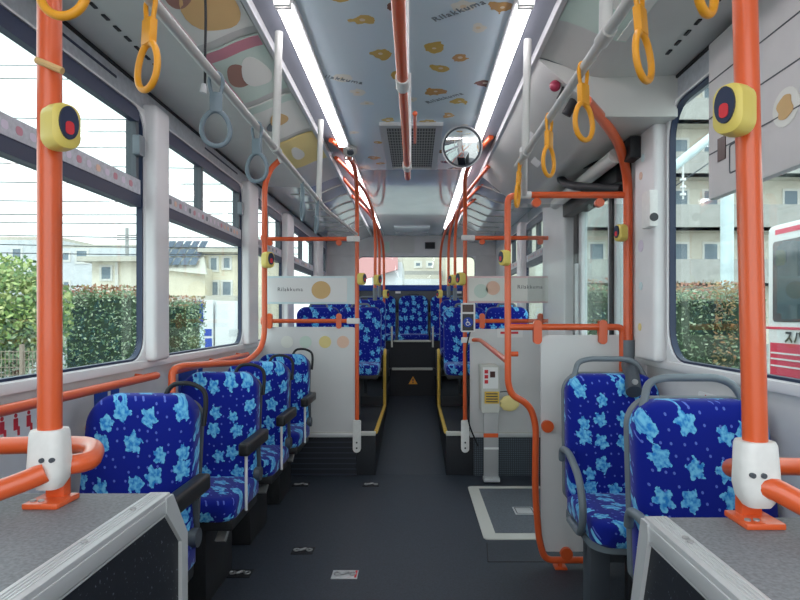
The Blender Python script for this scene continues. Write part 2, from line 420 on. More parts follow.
# ---- walls
SILL = 1.05; WT = 2.155
def wall(name, X, s, wins, y0, y1, gap=None):
    b = MB(); xo = X+s*.024
    xa, xb = min(X, xo), max(X, xo)
    def seg(ya, yb, z0, z1): b.box(xa, xb, ya, yb, z0, z1)
    lo = [(y0, y1)] if not gap else [(y0, gap[0]), (gap[1], y1)]
    for a, c in lo: seg(a, c, -.06, SILL)
    e = y0
    for a, c in wins:
        if gap and e <= gap[0] < a:
            seg(e, gap[0], SILL, WT); seg(gap[1], a, SILL, WT)
        else: seg(e, a, SILL, WT)
        e = c
    seg(e, y1, SILL, WT)
    return struct(b.build(name, 'wall'))
LW = [(.75, 2.55), (2.69, 4.0), (4.22, 5.2), (5.46, 6.8), (7.2, 7.75)]
RW = [(.75, 2.50), (4.75, 5.7), (5.95, 7.1)]
wall('wall_left', XL, -1, LW, YF, YR); wall('wall_right', XR, 1, RW, YF, YR, gap=(2.92, 4.0))
for i, (X, s) in enumerate(((XL, -1), (XR, 1))):
    b = MB(); xa, xb = min(X, X+s*.06), max(X, X+s*.06); b.box(xa, xb, YF, YR, WT, 2.3); struct(b.build('trim_%d' % (21+i), 'header'))
    b = MB(); xa, xb = sorted((X, X-s*.008)); b.box(xa, xb, YF, YR if s < 0 else 2.42, 2.246, 2.258); struct(b.build('trim_%d' % (23+i), 'black'))
    b = MB(); xa, xb = sorted((X, X-s*.02)); 
    ys = [(YF, YR)] if s < 0 else [(YF, 2.9), (4.0, YR)]
    for ya, yb in ys: b.box(xa, xb, ya, yb, 1.02, 1.056, .008)
    struct(b.build('trim_%d' % (25+i), 'pillar'))
# pillars stand proud of the wall
pn = 27
for X, s, lst in ((XL, -1, [(2.545, 2.69), (3.99, 4.22), (5.2, 5.46), (6.8, 7.2)]), (XR, 1, [(2.515, 2.74), (2.74, 2.9), (4.03, 4.72), (5.73, 5.92)])):
    for a, c in lst:
        xa, xb = sorted((X+s*.01, X-s*(.06 if a != 2.74 else .018)))
        b = MB(); b.box(xa, xb, a, c, 1.05 if X < 0 else (.0 if a == 2.74 else 1.05), WT+.03, .018, 3); struct(b.build('trim_%d' % pn, 'pillar')); pn += 1
def window(n, X, s, y0, y1, sash=True, divider=None, latch=False, z0=SILL, z1=WT, r=.10, rear=None):
    fn = fyz(X, -s) if rear is None else fxz(rear)
    w, h = y1-y0, z1-z0; cy, cz = (y0+y1)/2, (z0+z1)/2
    root = bpy.data.objects.new('window_%d' % n, None); root.location = fn(cy, z0, 0); COL.objects.link(root); struct(root)
    rr = r; nn = 6
    sq = rrect(w, h, .002, nn, cy, cz); inn = rrect(w-.016, h-.016, rr, nn, cy, cz)
    MB().ring(sq, inn, fn, -.024, .012).build('window_frame', 'pillar', root)
    i2 = rrect(w-.032, h-.034, rr-.008, nn, cy, cz)
    b = MB(); b.ring(rrect(w-.012, h-.012, rr, nn, cy, cz), i2, fn, -.022, .004)
    if sash: b.prism([(y0+.01, z1-.07), (y1-.05, z1-.07), (y1-.05, z1-.012), (y0+.01, z1-.012)], fn, -.022, .008)
    b.build('gasket', 'gasket', root)
    g = MB(); g.prism(i2, fn, -.020, -.016); g.build('pane', 'glass', root)
    if sash:
        b = MB(); b.prism([(y0+.03, 1.725), (y1-.03, 1.725), (y1-.03, 1.775), (y0+.03, 1.775)], fn, -.04, .006); b.build('sash_gasket', 'gasket', root)
        b = MB(); b.prism([(y0+.04, 1.775), (y1-.045, 1.775), (y1-.045, 1.838), (y0+.04, 1.838)], fn, -.04, .010); sr = b.build('sash_rail', 'rail', root)
        k = y0+.12
        while k < y1-.1:               # printed row of little stamps
            MB().prism(rrect(.030, .026, .010, 3, k, 1.806), fn, .0101, .0108).build('stamp', random.choice(['lilac', 'rose', 'grey', 'peach']), sr); k += .062
        for q in ((y1-.06,) if divider is None else (divider, y1-.06)):
            MB().prism([(q-.012, 1.838), (q+.012, 1.838), (q+.012, z1-.06), (q-.012, z1-.06)], fn, -.04, .004).build('sash_stile', 'dgrey', root)
    if latch: MB().prism(rrect(.05, .085, .008, 3, y1-.07, 1.98), fn, 0, .03).build('latch', 'grey', root)
    return root
window(1, XL, -1, *LW[0], latch=True); window(2, XL, -1, *LW[1], divider=3.25, latch=True)
for i in (2, 3, 4): window(i+1, XL, -1, *LW[i], divider=sum(LW[i])/2, r=.07)
window(6, XR, 1, *RW[0], sash=False, r=.14)
for i in (1, 2): window(i+6, XR, 1, *RW[i], divider=sum(RW[i])/2, r=.07)
# rear wall with its window
b = MB(); b.box(XL-.06, -.80, YR, YR+.06, -.05, 2.45); b.box(.83, XR+.06, YR, YR+.06, -.05, 2.45); b.box(-.80, .83, YR, YR+.06, 2.06, 2.45); b.box(-.80, .83, YR, YR+.06, -.05, 1.64)
struct(b.build('wall_back', 'wall'))
window(9, 0, 1, -.80, .83, sash=False, z0=1.64, z1=2.07, r=.08, rear=YR)
b = MB(); b.prism([(CB-1.16, 2.07), (CB+1.13, 2.07), (CB+1.13, 2.26), (CB+.5, 2.345), (CB-.5, 2.345), (CB-1.16, 2.26)], fxz(YR), 0, .04); struct(b.build('trim_60', 'wall'))
b = MB(); b.box(-.82, .85, 7.72, YR, 1.30, 1.60, .01); struct(b.build('trim_61', 'dgrey'))
b = MB(); b.box(XL, XR, 7.70, YR-.01, 1.585, 1.665, .025); struct(b.build('trim_62', 'bluepad'))

for i, (a, c) in enumerate(((1.9, 2.32), (3.3, 3.9))): struct(MB().box(XL-.002, XL+.003, a, c, 2.205, 2.214).build('trim_%d' % (70+i), 'gasket'))
# ---- middle door (sliding leaf with two glazed lights)
d = bpy.data.objects.new('door_1', None); d.location = (XR, 3.6, 0); COL.objects.link(d); struct(d)
b = MB()
for y0, y1 in ((2.92, 2.96), (3.2, 3.25), (3.89, 3.98)): b.box(XR-.01, XR+.05, y0, y1, 0, 2.0, .004)
b.box(XR-.01, XR+.05, 2.92, 4.0, .0, .25, .004); b.box(XR-.01, XR+.05, 2.92, 4.0, 1.94, 2.16, .004); b.build('door_frame', 'black', d)
b = MB()
for y0, y1 in ((2.965, 3.0), (3.16, 3.195), (3.255, 3.30), (3.82, 3.885)): b.box(XR+.0, XR+.04, y0, y1, .25, 1.95, .004)
b.build('leaf_frame', 'pillar', d)
for y0, y1 in ((3.0, 3.16), (3.30, 3.82)):
    MB().box(XR+.02, XR+.024, y0, y1, .25, 1.94).build('pane', 'glass', d)
MB().tube([(XR-.02, 3.86, .6), (XR-.02, 3.86, 1.6)], .014).build('door_handle', 'alu', d)

# ================================================================== LAMPS, ROOF FITTINGS
for s, side in ((-1, 'left'), (1, 'right')):
    for (y0, y1, w_) in ((-.4, 1.99, 'first'), (2.0, 3.66, 'second'), (3.95, 7.1, 'third')):
        t = thing('ceiling_lamp', (CB+s*.42, (y0+y1)/2, 2.33), 'long white tube lamp, %s from the front in the %s ceiling trough' % (w_, side), 'lamp', 'long lamps in the ceiling troughs')
        xa, xb = CB+s*.42-.025, CB+s*.42+.025
        MB().box(xa, xb, y0, y1, 2.318, 2.352, .010).build('diffuser', 'led', t)
        MB().box(xa-.008, xb+.008, y0, y1, 2.35, 2.372).build('housing', 'alu', t)
        for y in (y0+.006, y1-.006): MB().box(xa-.003, xb+.003, y-.006, y+.006, 2.315, 2.36, .002).build('end_cap', 'white', t)
t = thing('air_grille', (-.023, 3.78, 2.335), 'grey perforated air grille in the middle of the ceiling', 'grille')
b = MB(); b.ring([(-.205, 3.28), (.16, 3.28), (.16, 4.27), (-.205, 4.27)], [(-.165, 3.32), (.12, 3.32), (.12, 4.23), (-.165, 4.23)], fxy(2.35), -.02, 0); b.build('grille_frame', 'alu', t)
MB().box(-.166, .121, 3.319, 4.231, 2.338, 2.35).build('mesh_panel', 'mesh', t)
# centre grab rail under the ceiling
t = thing('ceiling_grab_rail', (-.036, 1.6, 1.93), 'orange grab rail hanging lengthwise under the middle of the ceiling', 'handrail')
b = MB(); b.tube([(-.036, -.3, 1.93), (-.036, 1.66, 1.93)], .0165); b.build('rail_tube', 'orange', t)
MB().tube([(-.036, 1.66, 1.93), (-.036, 2.84, 1.93)], .0145).build('rail_tube', 'orange', t)
for y in (1.68, 2.62): 
    MB().tube([(-.036, y-.035, 1.93), (-.036, y+.035, 1.93)], .021).build('coupling', 'white', t)
    MB().tube([(-.026, y, 1.94), (-.026, y, 2.35)], .009, 0, 8).build('hanger', 'white', t)
MB().tube([(.0, 2.0, 1.945), (.0, 2.35, 1.955)], .006, 0, 8).build('bracket_rod', 'orange', t)
MB().ball((.0, 2.0, 1.95), .009).build('bracket_knob', 'orange', t)
# round convex mirror
mc = P(462, 147, 3.35)
t = thing('convex_mirror', mc, 'round convex mirror under the ceiling beside the right lamp', 'mirror')
ax = V((-.25, -1, -.25)).normalized()
R_ = ax.to_track_quat('Z', 'Y').to_matrix().to_4x4()
b = MB(); tb = bmesh.new(); bmesh.ops.create_uvsphere(tb, u_segments=32, v_segments=96, radius=.45)
bmesh.ops.delete(tb, geom=[v for v in tb.verts if v.co.z < .435], context='VERTS'); 
for v in tb.verts: v.co.z -= .435
b._merge(tb, Matrix.Translation(mc) @ R_); b.build('mirror_face', 'mirror', t)
b = MB(); b.tube([mc+R_.to_3x3() @ V((.117*math.cos(a*PI/16), .117*math.sin(a*PI/16), 0)) for a in range(32)], .004, 0, 8, closed=True); b.build('mirror_rim', 'alu', t)
b = MB(); b.disc(mc-ax*.008, ax, .117, .012, 32); b.build('mirror_back', 'dgrey', t)
MB().tube([mc-ax*.01, mc-ax*.01+V((.02, .03, .06)), (mc.x+.02, mc.y+.06, 2.34)], .009, .03).build('mirror_arm', 'grey', t)
# round fitting on the left lamp
q = P(350, 150, 3.75)
t = thing('ceiling_speaker', q, 'small pale round fitting at the end of the left ceiling lamp', 'ceiling fitting')
b = MB(); b.disc(q, (.15, -.5, -1), .045, .03); b.build('fitting_body', 'cove', t); b = MB(); b.disc(q+V((.004, -.012, -.017)), (.15, -.5, -1), .022, .014); b.build('lens', 'dgrey', t)
MB().tube([q, q+V((0, 0, .15))], .01).build('fitting_stem', 'cove', t)

# advert cards along the left cove
def card(y0, y1, base, band, pics, label, s=-1):
    def fn(u, v, w):                       # u along Y, v along the arc
        d, z = prof_pt(v); return V((CB+s*(d), u, z-.004-w))
    t = thing('advert_card', fn((y0+y1)/2, .5, 0), label, 'advert card', 'advert cards along the cove')
    def patch(name, a0, a1, v0, v1, mat, w, par=t):
        b = MB(); n = 8; vs = [[b.bm.verts.new(fn(y, v0+(v1-v0)*i/n, w)) for i in range(n+1)] for y in (a0, a1)]
        lo = [[b.bm.verts.new(fn(y, v0+(v1-v0)*i/n, w-.002)) for i in range(n+1)] for y in (a0, a1)]
        for i in range(n):
            b.bm.faces.new((vs[0][i], vs[0][i+1], vs[1][i+1], vs[1][i])); b.bm.faces.new((lo[0][i], lo[1][i], lo[1][i+1], lo[0][i+1]))
        for r in (0, 1):
            for i in range(n): b.bm.faces.new((vs[r][i], lo[r][i], lo[r][i+1], vs[r][i+1]))
        for i in (0, n): b.bm.faces.new((vs[0][i], vs[1][i], lo[1][i], lo[0][i]))
        return b.build(name, mat, par)
    c = patch('card_sheet', y0, y1, .06, .93, base, .002)
    patch('printed_band', y0+.01, y0+.085, .07, .92, band, .0035)
    patch('printed_strip', y0+.085, y1-.01, .07, .18, band, .0035)
    for (cy, cv, ry, rv, mat) in pics:
        b = MB(); pl = []
        for k in range(26):
            a = 2*PI*k/26; m_ = 1+.09*math.sin(3*a+cy*9)
            pl.append((y0+(y1-y0)*(cy+ry*m_*math.cos(a)), min(.92, cv+rv*m_*math.sin(a))))
        b.prism(pl, fn, .0036, .0044); b.build('printed_blob', mat, t)
    return t
card(1.02, 1.55, 'whitep', 'mint', [(.55, .55, .3, .26, 'peach')], 'nearest advert card on the left cove, pale with a mint band')
card(1.6, 2.14, 'whitep', 'pink', [(.62, .60, .33, .30, 'tan'), (.42, .36, .14, .14, 'brown')], 'advert card on the left cove with a large tan patch and pink band')
card(2.2, 2.72, 'mint', 'rose', [(.55, .62, .26, .2, 'whitep'), (.5, .40, .2, .18, 'brown')], 'advert card on the left cove with brown and white patches, rose band')
card(2.78, 3.3, 'whitep', 'mint', [(.5, .5, .16, .16, 'tan'), (.62, .34, .12, .12, 'grey')], 'advert card on the left cove with small tan patch, above second window')
card(3.36, 3.92, 'pyellow', 'pyellow', [(.5, .42, .22, .12, 'whitep')], 'yellow advert card on the left cove, farthest from the front')
card(.95, 1.5, 'whitep', 'lilac', [(.5, .5, .26, .2, 'rose')], 'nearest advert card on the right cove, pale with lilac band', 1)
card(1.55, 2.1, 'mint', 'whitep', [(.5, .5, .2, .2, 'whitep')], 'second advert card on the right cove, plain pale mint', 1)

# strap rails
def strap_rail(X, y1, ys, label, extra=None):
    t = thing('strap_rail', (X, 1.5, 1.89), label, 'handrail')
    MB().tube([(X, -.3, 1.89), (X, y1, 1.89)] + (extra or []), .0125, .12).build('rail_tube', 'cove', t)
    for y in ys:
        st = MB().tube([(X+(.01 if X < 0 else -.01)*0, y, 1.89), (X+(.012 if X < 0 else .01), y, 2.34)], .015).build('hanger', 'cove', t)
        MB().tube([(X, y-.03, 1.89), (X, y+.03, 1.89)], .0175).build('coupling', 'cove', t)
    return t
strap_rail(-.535, 3.22, (.8, 2.22, 3.21), 'pale strap rail hanging along the left side under the ceiling', [(-.535, 3.5, 1.89), (-.45, 4.45, 1.88)])
strap_rail(.435, 2.46, (.85, 1.32, 2.28), 'pale strap rail hanging along the right side under the ceiling')
def strap(X, Y, mat, rot, label, group, first={}):
    key = mat
    if key not in first:
        t = thing('hanging_strap', (0, 0, 0), label, 'hand strap', group)
        a = MB(); a.tube([(-.010, 0, .018), (-.019, 0, .0), (-.012, 0, -.036)], .005, .01, 8); a.tube([(.010, 0, .018), (.019, 0, 0), (.012, 0, -.036)], .005, .01, 8); a.tube([(-.010, 0, .018), (0, 0, .022), (.010, 0, .018)], .005, .005, 8); a.build('strap_loop', mat, t)
        MB().box(-.0165, .0165, -.0085, .0085, -.088, -.034, .004).build('strap_sleeve', mat, t)
        MB().tube([V((.036*math.sin(k*PI/16)*(1+.12*math.cos(k*PI/16-PI)), 0, -.131+.048*math.cos(k*PI/16))) for k in range(32)], .0068, 0, 10, closed=True).build('ring', mat, t)
        first[key] = t
    else: t = copy_tree(first[key])
    t.location = (X, Y, 1.884); t.rotation_euler = (random.uniform(-.08, .08), 0, rot); t['label'] = label; t['group'] = group
gy, gg = 'yellow hand straps', 'grey hand straps'
strap(-.535, 1.17, 'yellow', -.62, 'yellow ring strap over the left front orange pole, second from front', gy)
strap(-.535, .885, 'yellow', .0, 'yellow ring strap cut off by the top left of the picture', gy)
strap(-.535, 1.555, 'strap', .25, 'large grey ring strap, nearest on the left rail', gg)
strap(-.535, 1.957, 'strap', -.2, 'second grey ring strap on the left rail beside the orange pole', gg)
strap(-.535, 2.74, 'strap', -1.2, 'third grey ring strap on left rail, seen edge on', gg)
strap(-.535, 3.17, 'strap', -1.2, 'farthest grey ring strap at the end of the left rail', gg)
strap(.435, 1.127, 'yellow', .8, 'large yellow ring strap on the right rail, second nearest', gy)
strap(.435, .87, 'yellow', .75, 'yellow ring strap cut off by the picture top at right', gy)
strap(.435, 1.497, 'yellow', .65, 'yellow ring strap hanging beside the top of the curved orange pole', gy)
strap(.435, 1.876, 'yellow', .85, 'smallest full yellow ring strap on the right rail before white hanger', gy)
strap(.435, 2.4, 'yellow', 1.2, 'farthest yellow ring strap at the end of the right rail', gy)
# pull cord by the left rail
t = thing('pull_cord', P(205, 90, 1.5), 'thin black cord hanging beside the nearest grey ring strap', 'cord')
MB().tube([P(204, -40, 1.5), P(206, 20, 1.5), P(205, 55, 1.5), P(205, 86, 1.5)], .0035, .05, 8).build('cord_line', 'black', t)
MB().tube([P(204, 84, 1.5), P(203, 93, 1.5)], [.006, .009], 0, 10).build('cord_end', 'alu', t)

# ================================================================== STOP BUTTONS
def button(c, label, rot=0, s=1.0, group=None, face=True):
    t = thing('stop_button', c, label, 'stop button', group or 'yellow stop buttons on the poles')
    t.rotation_euler = (0, 0, 0)
    mt = Matrix.Translation(V(c)) @ Matrix.Rotation(rot, 4, 'Z')
    b = MB(); tb = MB(); tb.pillow(rrect(.050*s, .078*s, .021*s, 5), lambda u, v, w: V((u, .012*s-w, v)), .036*s, .006*s); b._merge(tb.bm, mt); b.build('button_case', 'cream', t)
    b = MB(); tb = MB(); tb.prism([(.016*s*math.cos(a*PI/12), .028*s*math.sin(a*PI/12)+.004*s) for a in range(24)], lambda u, v, w: V((u, -.027*s-w, v)), -.006, .006*s); b._merge(tb.bm, mt); f = b.build('button_face', 'gasket', t)
    b = MB(); tb = MB(); tb.prism(rrect(.014*s, .022*s, .006*s, 3, 0, -.005*s), lambda u, v, w: V((u, -.033*s-w, v)), 0, .0015); b._merge(tb.bm, mt); b.build('button_mark', 'sred', f)
    return t

# ================================================================== FOREGROUND WHEEL ARCHES AND POLES
def arch(s, label, xin, yend, ch, cz):
    t = thing('wheel_arch_box', ((XL+xin)/2 if s < 0 else (XR+xin)/2, .4, 0), label, 'wheel arch box')
    ZA = ZARCH; xw = XL+.005 if s < 0 else XR-.005; y0 = -.4
    xx = lambda a, c: sorted((a, c))
    def prof(k, e=0):       # side outline of the box with its sloped end
        return [(y0, 0), (yend+ch+e, 0), (yend+ch+e, ZA-cz), (yend+e*.6, ZA-k), (y0, ZA-k)]
    b = MB(); x0, x1 = xx(xw, xin); b.prism(prof(.006), lambda u, v, w: V((w, u, v)), x0, x1); b.build('body', 'archside', t)
    b = MB(); x0, x1 = xx(xw, xin+s*.032); b.box(x0, x1, y0, yend, ZA-.008, ZA); b.build('top_sheet', 'archtop', t)
    x0, x1 = xx(xin+s*.034, xin-s*.004); b = MB(); b.box(x0, x1, y0, yend, ZA-.010, ZA+.003, .0025)
    for k in range(4):
        xk = xin+s*(.008+k*.006); b.box(xk-.0012, xk+.0012, y0, yend-.01, ZA+.002, ZA+.0042)
    e = b.build('edge_trim', 'alu', t)
    b = MB(); x0, x1 = xx(xin, xin-s*.006); b.box(x0, x1, y0, yend+.003, ZA-.030, ZA-.006, .002)
    x0, x1 = xx(xin, xin-s*.004); b.box(x0, x1, y0, yend-.006, ZA-.036, ZA-.032, .001); b.build('side_trim', 'alu', t)
    x0, x1 = xx(xin+s*.012, xin-s*.0075); w_ = .024
    b = MB(); b.prism([(yend-w_, ZA-.03), (yend+ch-w_, ZA-cz-.008), (yend+ch-w_, 0), (yend+ch+.004, 0), (yend+ch+.004, ZA-cz), (yend+.004, ZA-.002), (yend-w_, ZA-.002)], lambda u, v, w: V((w, u, v)), x0, x1); b.build('corner_trim', 'alu', t)
    for y in (.62, .84, yend-.1): MB().disc((xin+s*.018, y, ZA+.005), (0, 0, 1), .005, .003, 12).build('screw', 'steel', e)
    return t
ZARCH = .917
XLI, XRI = -.463, .382
arch(-1, 'left wheel arch box with grey speckled top and black sparkling side', XLI, 1.085, .07, .10)
arch(1, 'right wheel arch box with grey speckled top and black sparkling side', XRI, .955, .05, .18)

def fore_pole(s, base, top, label, zb=.917):
    base, top = V(base), V(top); t = thing('grab_pole', base, label, 'grab pole')
    d = (top-base)
    at = lambda z: base+d*((z-zb)/(top.z-zb))
    MB().tube([at(1.0), top], .0195 if s < 0 else .0185, 0, 20).build('pole_tube', 'orange', t)
    c = at(1.02)
    o = rrect(.062, .056, .018, 5)
    b = MB(); lv = [(zb+.030, .6), (zb+.045, .9), (zb+.065, 1.02), (zb+.128, .92), (zb+.134, .84)]
    R = []
    for z, k in lv:
        cc = at(z); R.append([b.bm.verts.new((cc.x+u*k, cc.y+v*k, z)) for u, v in o])
    b.bm.faces.new(R[0][::-1]); b.bm.faces.new(R[-1])
    for a, e in zip(R, R[1:]):
        for i in range(len(o)): b.bm.faces.new((a[i], a[(i+1) % len(o)], e[(i+1) % len(o)], e[i]))
    cl = b.build('clamp', 'white', t)
    for dx in (.004, .020):
        MB().disc((c.x-s*dx, c.y-.029+dx*.12, zb+.085), (0, 1, 0), .0042, .006, 12).build('screw', 'dgrey', cl)
    MB().box(base.x-.017, base.x+.017, base.y+.012, base.y+.036, zb+.006, zb+.085, .005).build('foot_post', 'orange', t)
    b = MB(); b.box(base.x-.032, base.x+.030, base.y-.028, base.y+.04, zb, zb+.010, .003); f = b.build('foot_plate', 'orange', t)
    for dx in (-.022, -.008): MB().disc((base.x+dx, base.y-.012, zb+.011), (0, 0, 1), .005, .003, 12).build('screw', 'steel', f)
    return t
lb = P(50, 502, 1.02); lb.z = .920; fore_pole(-1, lb, P(49.5, -40, 1.02), 'thick orange pole standing on the left wheel arch box')
rb = P(757, 522, .925); rb.z = .920; fore_pole(1, rb, P(744, -40, .925), 'thick orange pole standing on the right wheel arch box')
# loops of rail joined to the clamps
t = thing('guard_rail', P(30, 460, 1.1), 'orange rail loop wrapped round the left front pole clamp', 'handrail')
MB().tube([P(-40, 447, 1.19), P(62, 444, 1.19), P(97, 446, 1.15), P(90, 462, 1.06), P(58, 466, 1.035)], .0178, .06, 14).build('rail_tube', 'orange', t)
MB().tube([P(46, 472, 1.0), P(25, 481, .985), P(-60, 512, .93)], .0178, .04, 14).build('rail_tube', 'orange', t)
t = thing('guard_rail', P(770, 470, 1.0), 'orange rail loop wrapped round the right front pole clamp', 'handrail')
MB().tube([P(860, 468, 1.1), P(772, 466, 1.1), P(728, 468, 1.03), P(742, 468, .96)], .0165, .05, 14).build('rail_tube', 'orange', t)
MB().tube([P(757, 484, .915), P(775, 489, .9), P(850, 530, .85)], .0178, .04, 14).build('rail_tube', 'orange', t)
button(P(60, 130, 1.0)+V((.004, -.010, 0)), 'cream stop button on the thick orange pole at left', 1.05, 1.0)
button(P(735, 113, .905)+V((-.002, -.008, 0)), 'cream stop button on the thick orange pole at right', -1.05, 1.0)
t = tag(MB().tube([P(36.5, 60, 1.0), P(62.5, 71, 1.0)], .006, 0, 8).build('tape_strip', 'tan'), 'strip of beige tape across the thick left orange pole', 'tape')

# ================================================================== WALL RAILS, SIGNS (left)
def wall_rail(X, z, y0, y1, label, endbend=True):
    s = -1 if X < 0 else 1; W = XL if s < 0 else XR
    t = thing('wall_handrail', (X, y1, z), label, 'handrail')
    MB().tube([(X, y0, z), (X, y1, z)], .0165).build('rail_tube', 'orange', t)
    MB().ball((X, y1, z), .0165).build('rail_cap', 'orange', t)
    for y in (y0+.15, (y0+y1)/2, y1-.1): MB().tube([(X, y, z), (X+s*.02, y, z+.006), (W, y, z+.008)], .010, .01).build('bracket', 'orange', t)
    return t
wall_rail(-1.155, .985, .2, 2.58, 'orange handrail along the wall under the first left window')
wall_rail(-1.155, .985, 2.78, 3.98, 'orange handrail along the wall under the second left window')

def wall_sign(name, X, y0, y1, z0, z1, mat, label, cat='sign'):
    s = 1 if X < 0 else -1; fn = fyz(X, s)
    t = thing(name, fn((y0+y1)/2, z0, 0), label, cat)
    MB().prism(rrect(y1-y0, z1-z0, .01, 3, (y0+y1)/2, (z0+z1)/2), fn, .0005, .003).build('sign_plate', mat, t)
    return t, fn
def picto(fn, y, z, h, mat, t, w=.0032):
    MB().prism([(y+.09*h*math.cos(a*PI/8), z+.42*h+.09*h*math.sin(a*PI/8)) for a in range(16)], fn, w, w+.0015).build('figure_head', mat, t)
    MB().prism([(y-.13*h, z+.30*h), (y+.13*h, z+.30*h), (y+.13*h, z-.05*h), (y+.24*h, z-.08*h), (y+.24*h, z-.45*h), (y+.12*h, z-.45*h), (y+.10*h, z-.2*h), (y-.13*h, z-.2*h)], fn, w, w+.0015).build('figure_body', mat, t)
t, fn = wall_sign('priority_seat_sign', XL, 1.45, 1.835, .865, .975, 'swhite', 'white priority sign with red seated figures under the left rail')
for k in range(6): picto(fn, 1.50+k*.058, .922, .07, 'sred', t)
t, fn = wall_sign('seat_sign', XL, 2.16, 2.34, .88, .985, 'sblue', 'blue sign with white figure behind the first left seat'); picto(fn, 2.26, .935, .07, 'swhite', t)
t, fn = wall_sign('seat_sign', XL, 2.93, 3.26, .86, .975, 'sblue', 'blue sign with white figure behind the second left seat'); picto(fn, 3.18, .92, .08, 'swhite', t)
t, fn = wall_sign('notice_sign', XR, 1.96, 2.24, .90, .96, 'swhite', 'white notice with red print above the front right seat')
for k in range(4): picto(fn, 2.0+k*.06, .93, .045, 'sred', t)
c = V((XL, 2.12, .84)); t = thing('wall_hook', c, 'small brass hook stud on the wall beside the first left seat', 'hook')
MB().disc(c+V((.012, 0, 0)), (1, 0, 0), .02, .024).build('knob_body', 'tan', t); MB().disc(c+V((.027, 0, 0)), (1, 0, 0), .012, .008).build('knob_cap', 'dgrey', t)

# ================================================================== SEATS
def leanback(u, v, w): return V((u, -w-.14*(1.0-v), v))
def left_seat(label):
    t = thing('passenger_seat', (0, 0, 0), label, 'bus seat', 'blue seats in a row on the left')
    z1, z0 = .966, .44
    ol = [(u*(1-.12*max(0, (v-.75)/.225)**2), v+.012*(1-(u/.2)**2)*max(0, (v-.75)/.225)) for u, v in rrect(.395, z1-z0, (.07, .08, .03, .03), 8, 0, (z1+z0)/2)]
    br = MB().pillow(ol, lambda u, v, w: leanback(u, v, w), .085, .012).build('backrest', 'fabric', t)
    MB().prism(rrect(.385, .50, .07, 6, 0, .70), lambda u, v, w: leanback(u, v, -w), 0, .018).build('back_shell', 'dgrey', t)
    MB().pillow(rrect(.41, .42, (.03, .03, .06, .06), 6, 0, -.305), lambda u, v, w: V((u, v, .395+w)), .085, .014).build('cushion', 'fabric', t)
    MB().box(-.19, .195, -.49, -.10, .35, .398, .012).build('seat_pan', 'blackp', t)
    MB().tube([leanback(.065, .965, .03), leanback(.085, 1.005, .03), leanback(.15, 1.012, .03), leanback(.207, .985, .03), leanback(.212, .93, .03), leanback(.207, .86, .03)], .0085, .04, 10).build('grab_handle', 'black', t)
    ar = MB().box(.197, .245, -.42, -.08, .645, .703, .014, 3).build('armrest', 'blackp', t)
    MB().tube([(.218, -.37, .66), (.218, -.37, .40)], .0065, 0, 10).build('armrest_post', 'swhite', t)
    MB().tube([(.20, -.12, .66), (.20, -.10, .52)], .012, 0, 10).build('armrest_pivot', 'dgrey', t)
    b = MB(); b.disc((.205, -.13, .495), (1, 0, 0), .032, .03); b.build('hinge', 'dgrey', t)
    MB().box(-.20, .06, -.42, -.06, 0, .36, .008).build('pedestal', 'blackp', t)
    MB().prism([(-.46, .30), (-.36, .352), (-.33, .352), (-.43, .285)], lambda u, v, w: V((w, u, v)), .11, .15).build('support_bracket', 'steel', t)
    return t
LS = ((2.05, 'nearest blue seat on the left, behind the left wheel arch box'), (2.85, 'second blue seat on the left, below the window end rail'), (3.52, 'third blue seat on the left side row'), (4.2, 'last blue seat of the left row, against the pale board'))
ls = left_seat(LS[0][1])
for i, (y, lab) in enumerate(LS):
    o = ls if i == 0 else copy_tree(ls); o.location = (-.957, y+.05, 0); o['label'] = lab

def right_seat(label):
    t = thing('passenger_seat', (0, 0, 0), label, 'bus seat', 'blue seats with grey shells on the right')
    z1, z0 = .99, .44
    lb2 = lambda u, v, w: leanback(u, v, w)
    wtop = lambda u, v: (u*(1-.10*max(0, (v-.72)/.28)**2), v)
    ol = [wtop(u, v) for u, v in rrect(.43, z1-z0, (.08, .08, .03, .03), 6, 0, (z1+z0)/2)]
    MB().pillow(ol, lb2, .08, .012).build('backrest', 'fabric', t)
    ol2 = [wtop(u, v) for u, v in rrect(.438, z1-z0+.008, (.083, .083, .035, .035), 6, 0, (z1+z0)/2)]
    MB().prism(ol2, lb2, -.02, .016).build('back_shell', 'grey', t)
    MB().pillow(rrect(.43, .43, (.03, .03, .08, .08), 6, 0, -.31), lambda u, v, w: V((u, v, .395+w)), .085, .014).build('cushion', 'fabric', t)
    MB().prism(rrect(.434, .43, (.03, .03, .09, .09), 6, 0, -.30), fxy(0), .372, .40).build('seat_pan', 'grey', t)
    g = MB().tube([leanback(-.165, .96, .03), leanback(-.14, 1.04, .02), leanback(-.09, 1.055, .02), leanback(.08, 1.055, .02), leanback(.13, 1.035, .02), leanback(.17, .95, .03)], .0125, .07, 12).build('grab_handle', 'grey', t)
    MB().tube([(-.232, -.10, .62), (-.24, -.13, .675), (-.24, -.24, .685), (-.24, -.40, .62), (-.24, -.455, .50), (-.235, -.40, .40), (-.225, -.2, .39)], .0145, .09, 12).build('armrest', 'grey', t)
    MB().tube([(.205, -.10, .62), (.205, -.24, .675), (.205, -.40, .62), (.205, -.44, .50), (.20, -.38, .40)], .012, .08, 12).build('armrest', 'grey', t)
    MB().box(-.20, -.12, -.40, -.30, 0, .37, .008).build('leg', 'dgrey', t)
    MB().box(-.20, .17, -.37, -.32, .28, .36, .006).build('cross_bar', 'dgrey', t)
    MB().box(.10, .17, -.40, -.30, 0, .37, .008).build('leg', 'dgrey', t)
    MB().box(-.22, -.10, -.46, -.22, 0, .015, .004).build('foot_plate', 'dgrey', t)
    return t
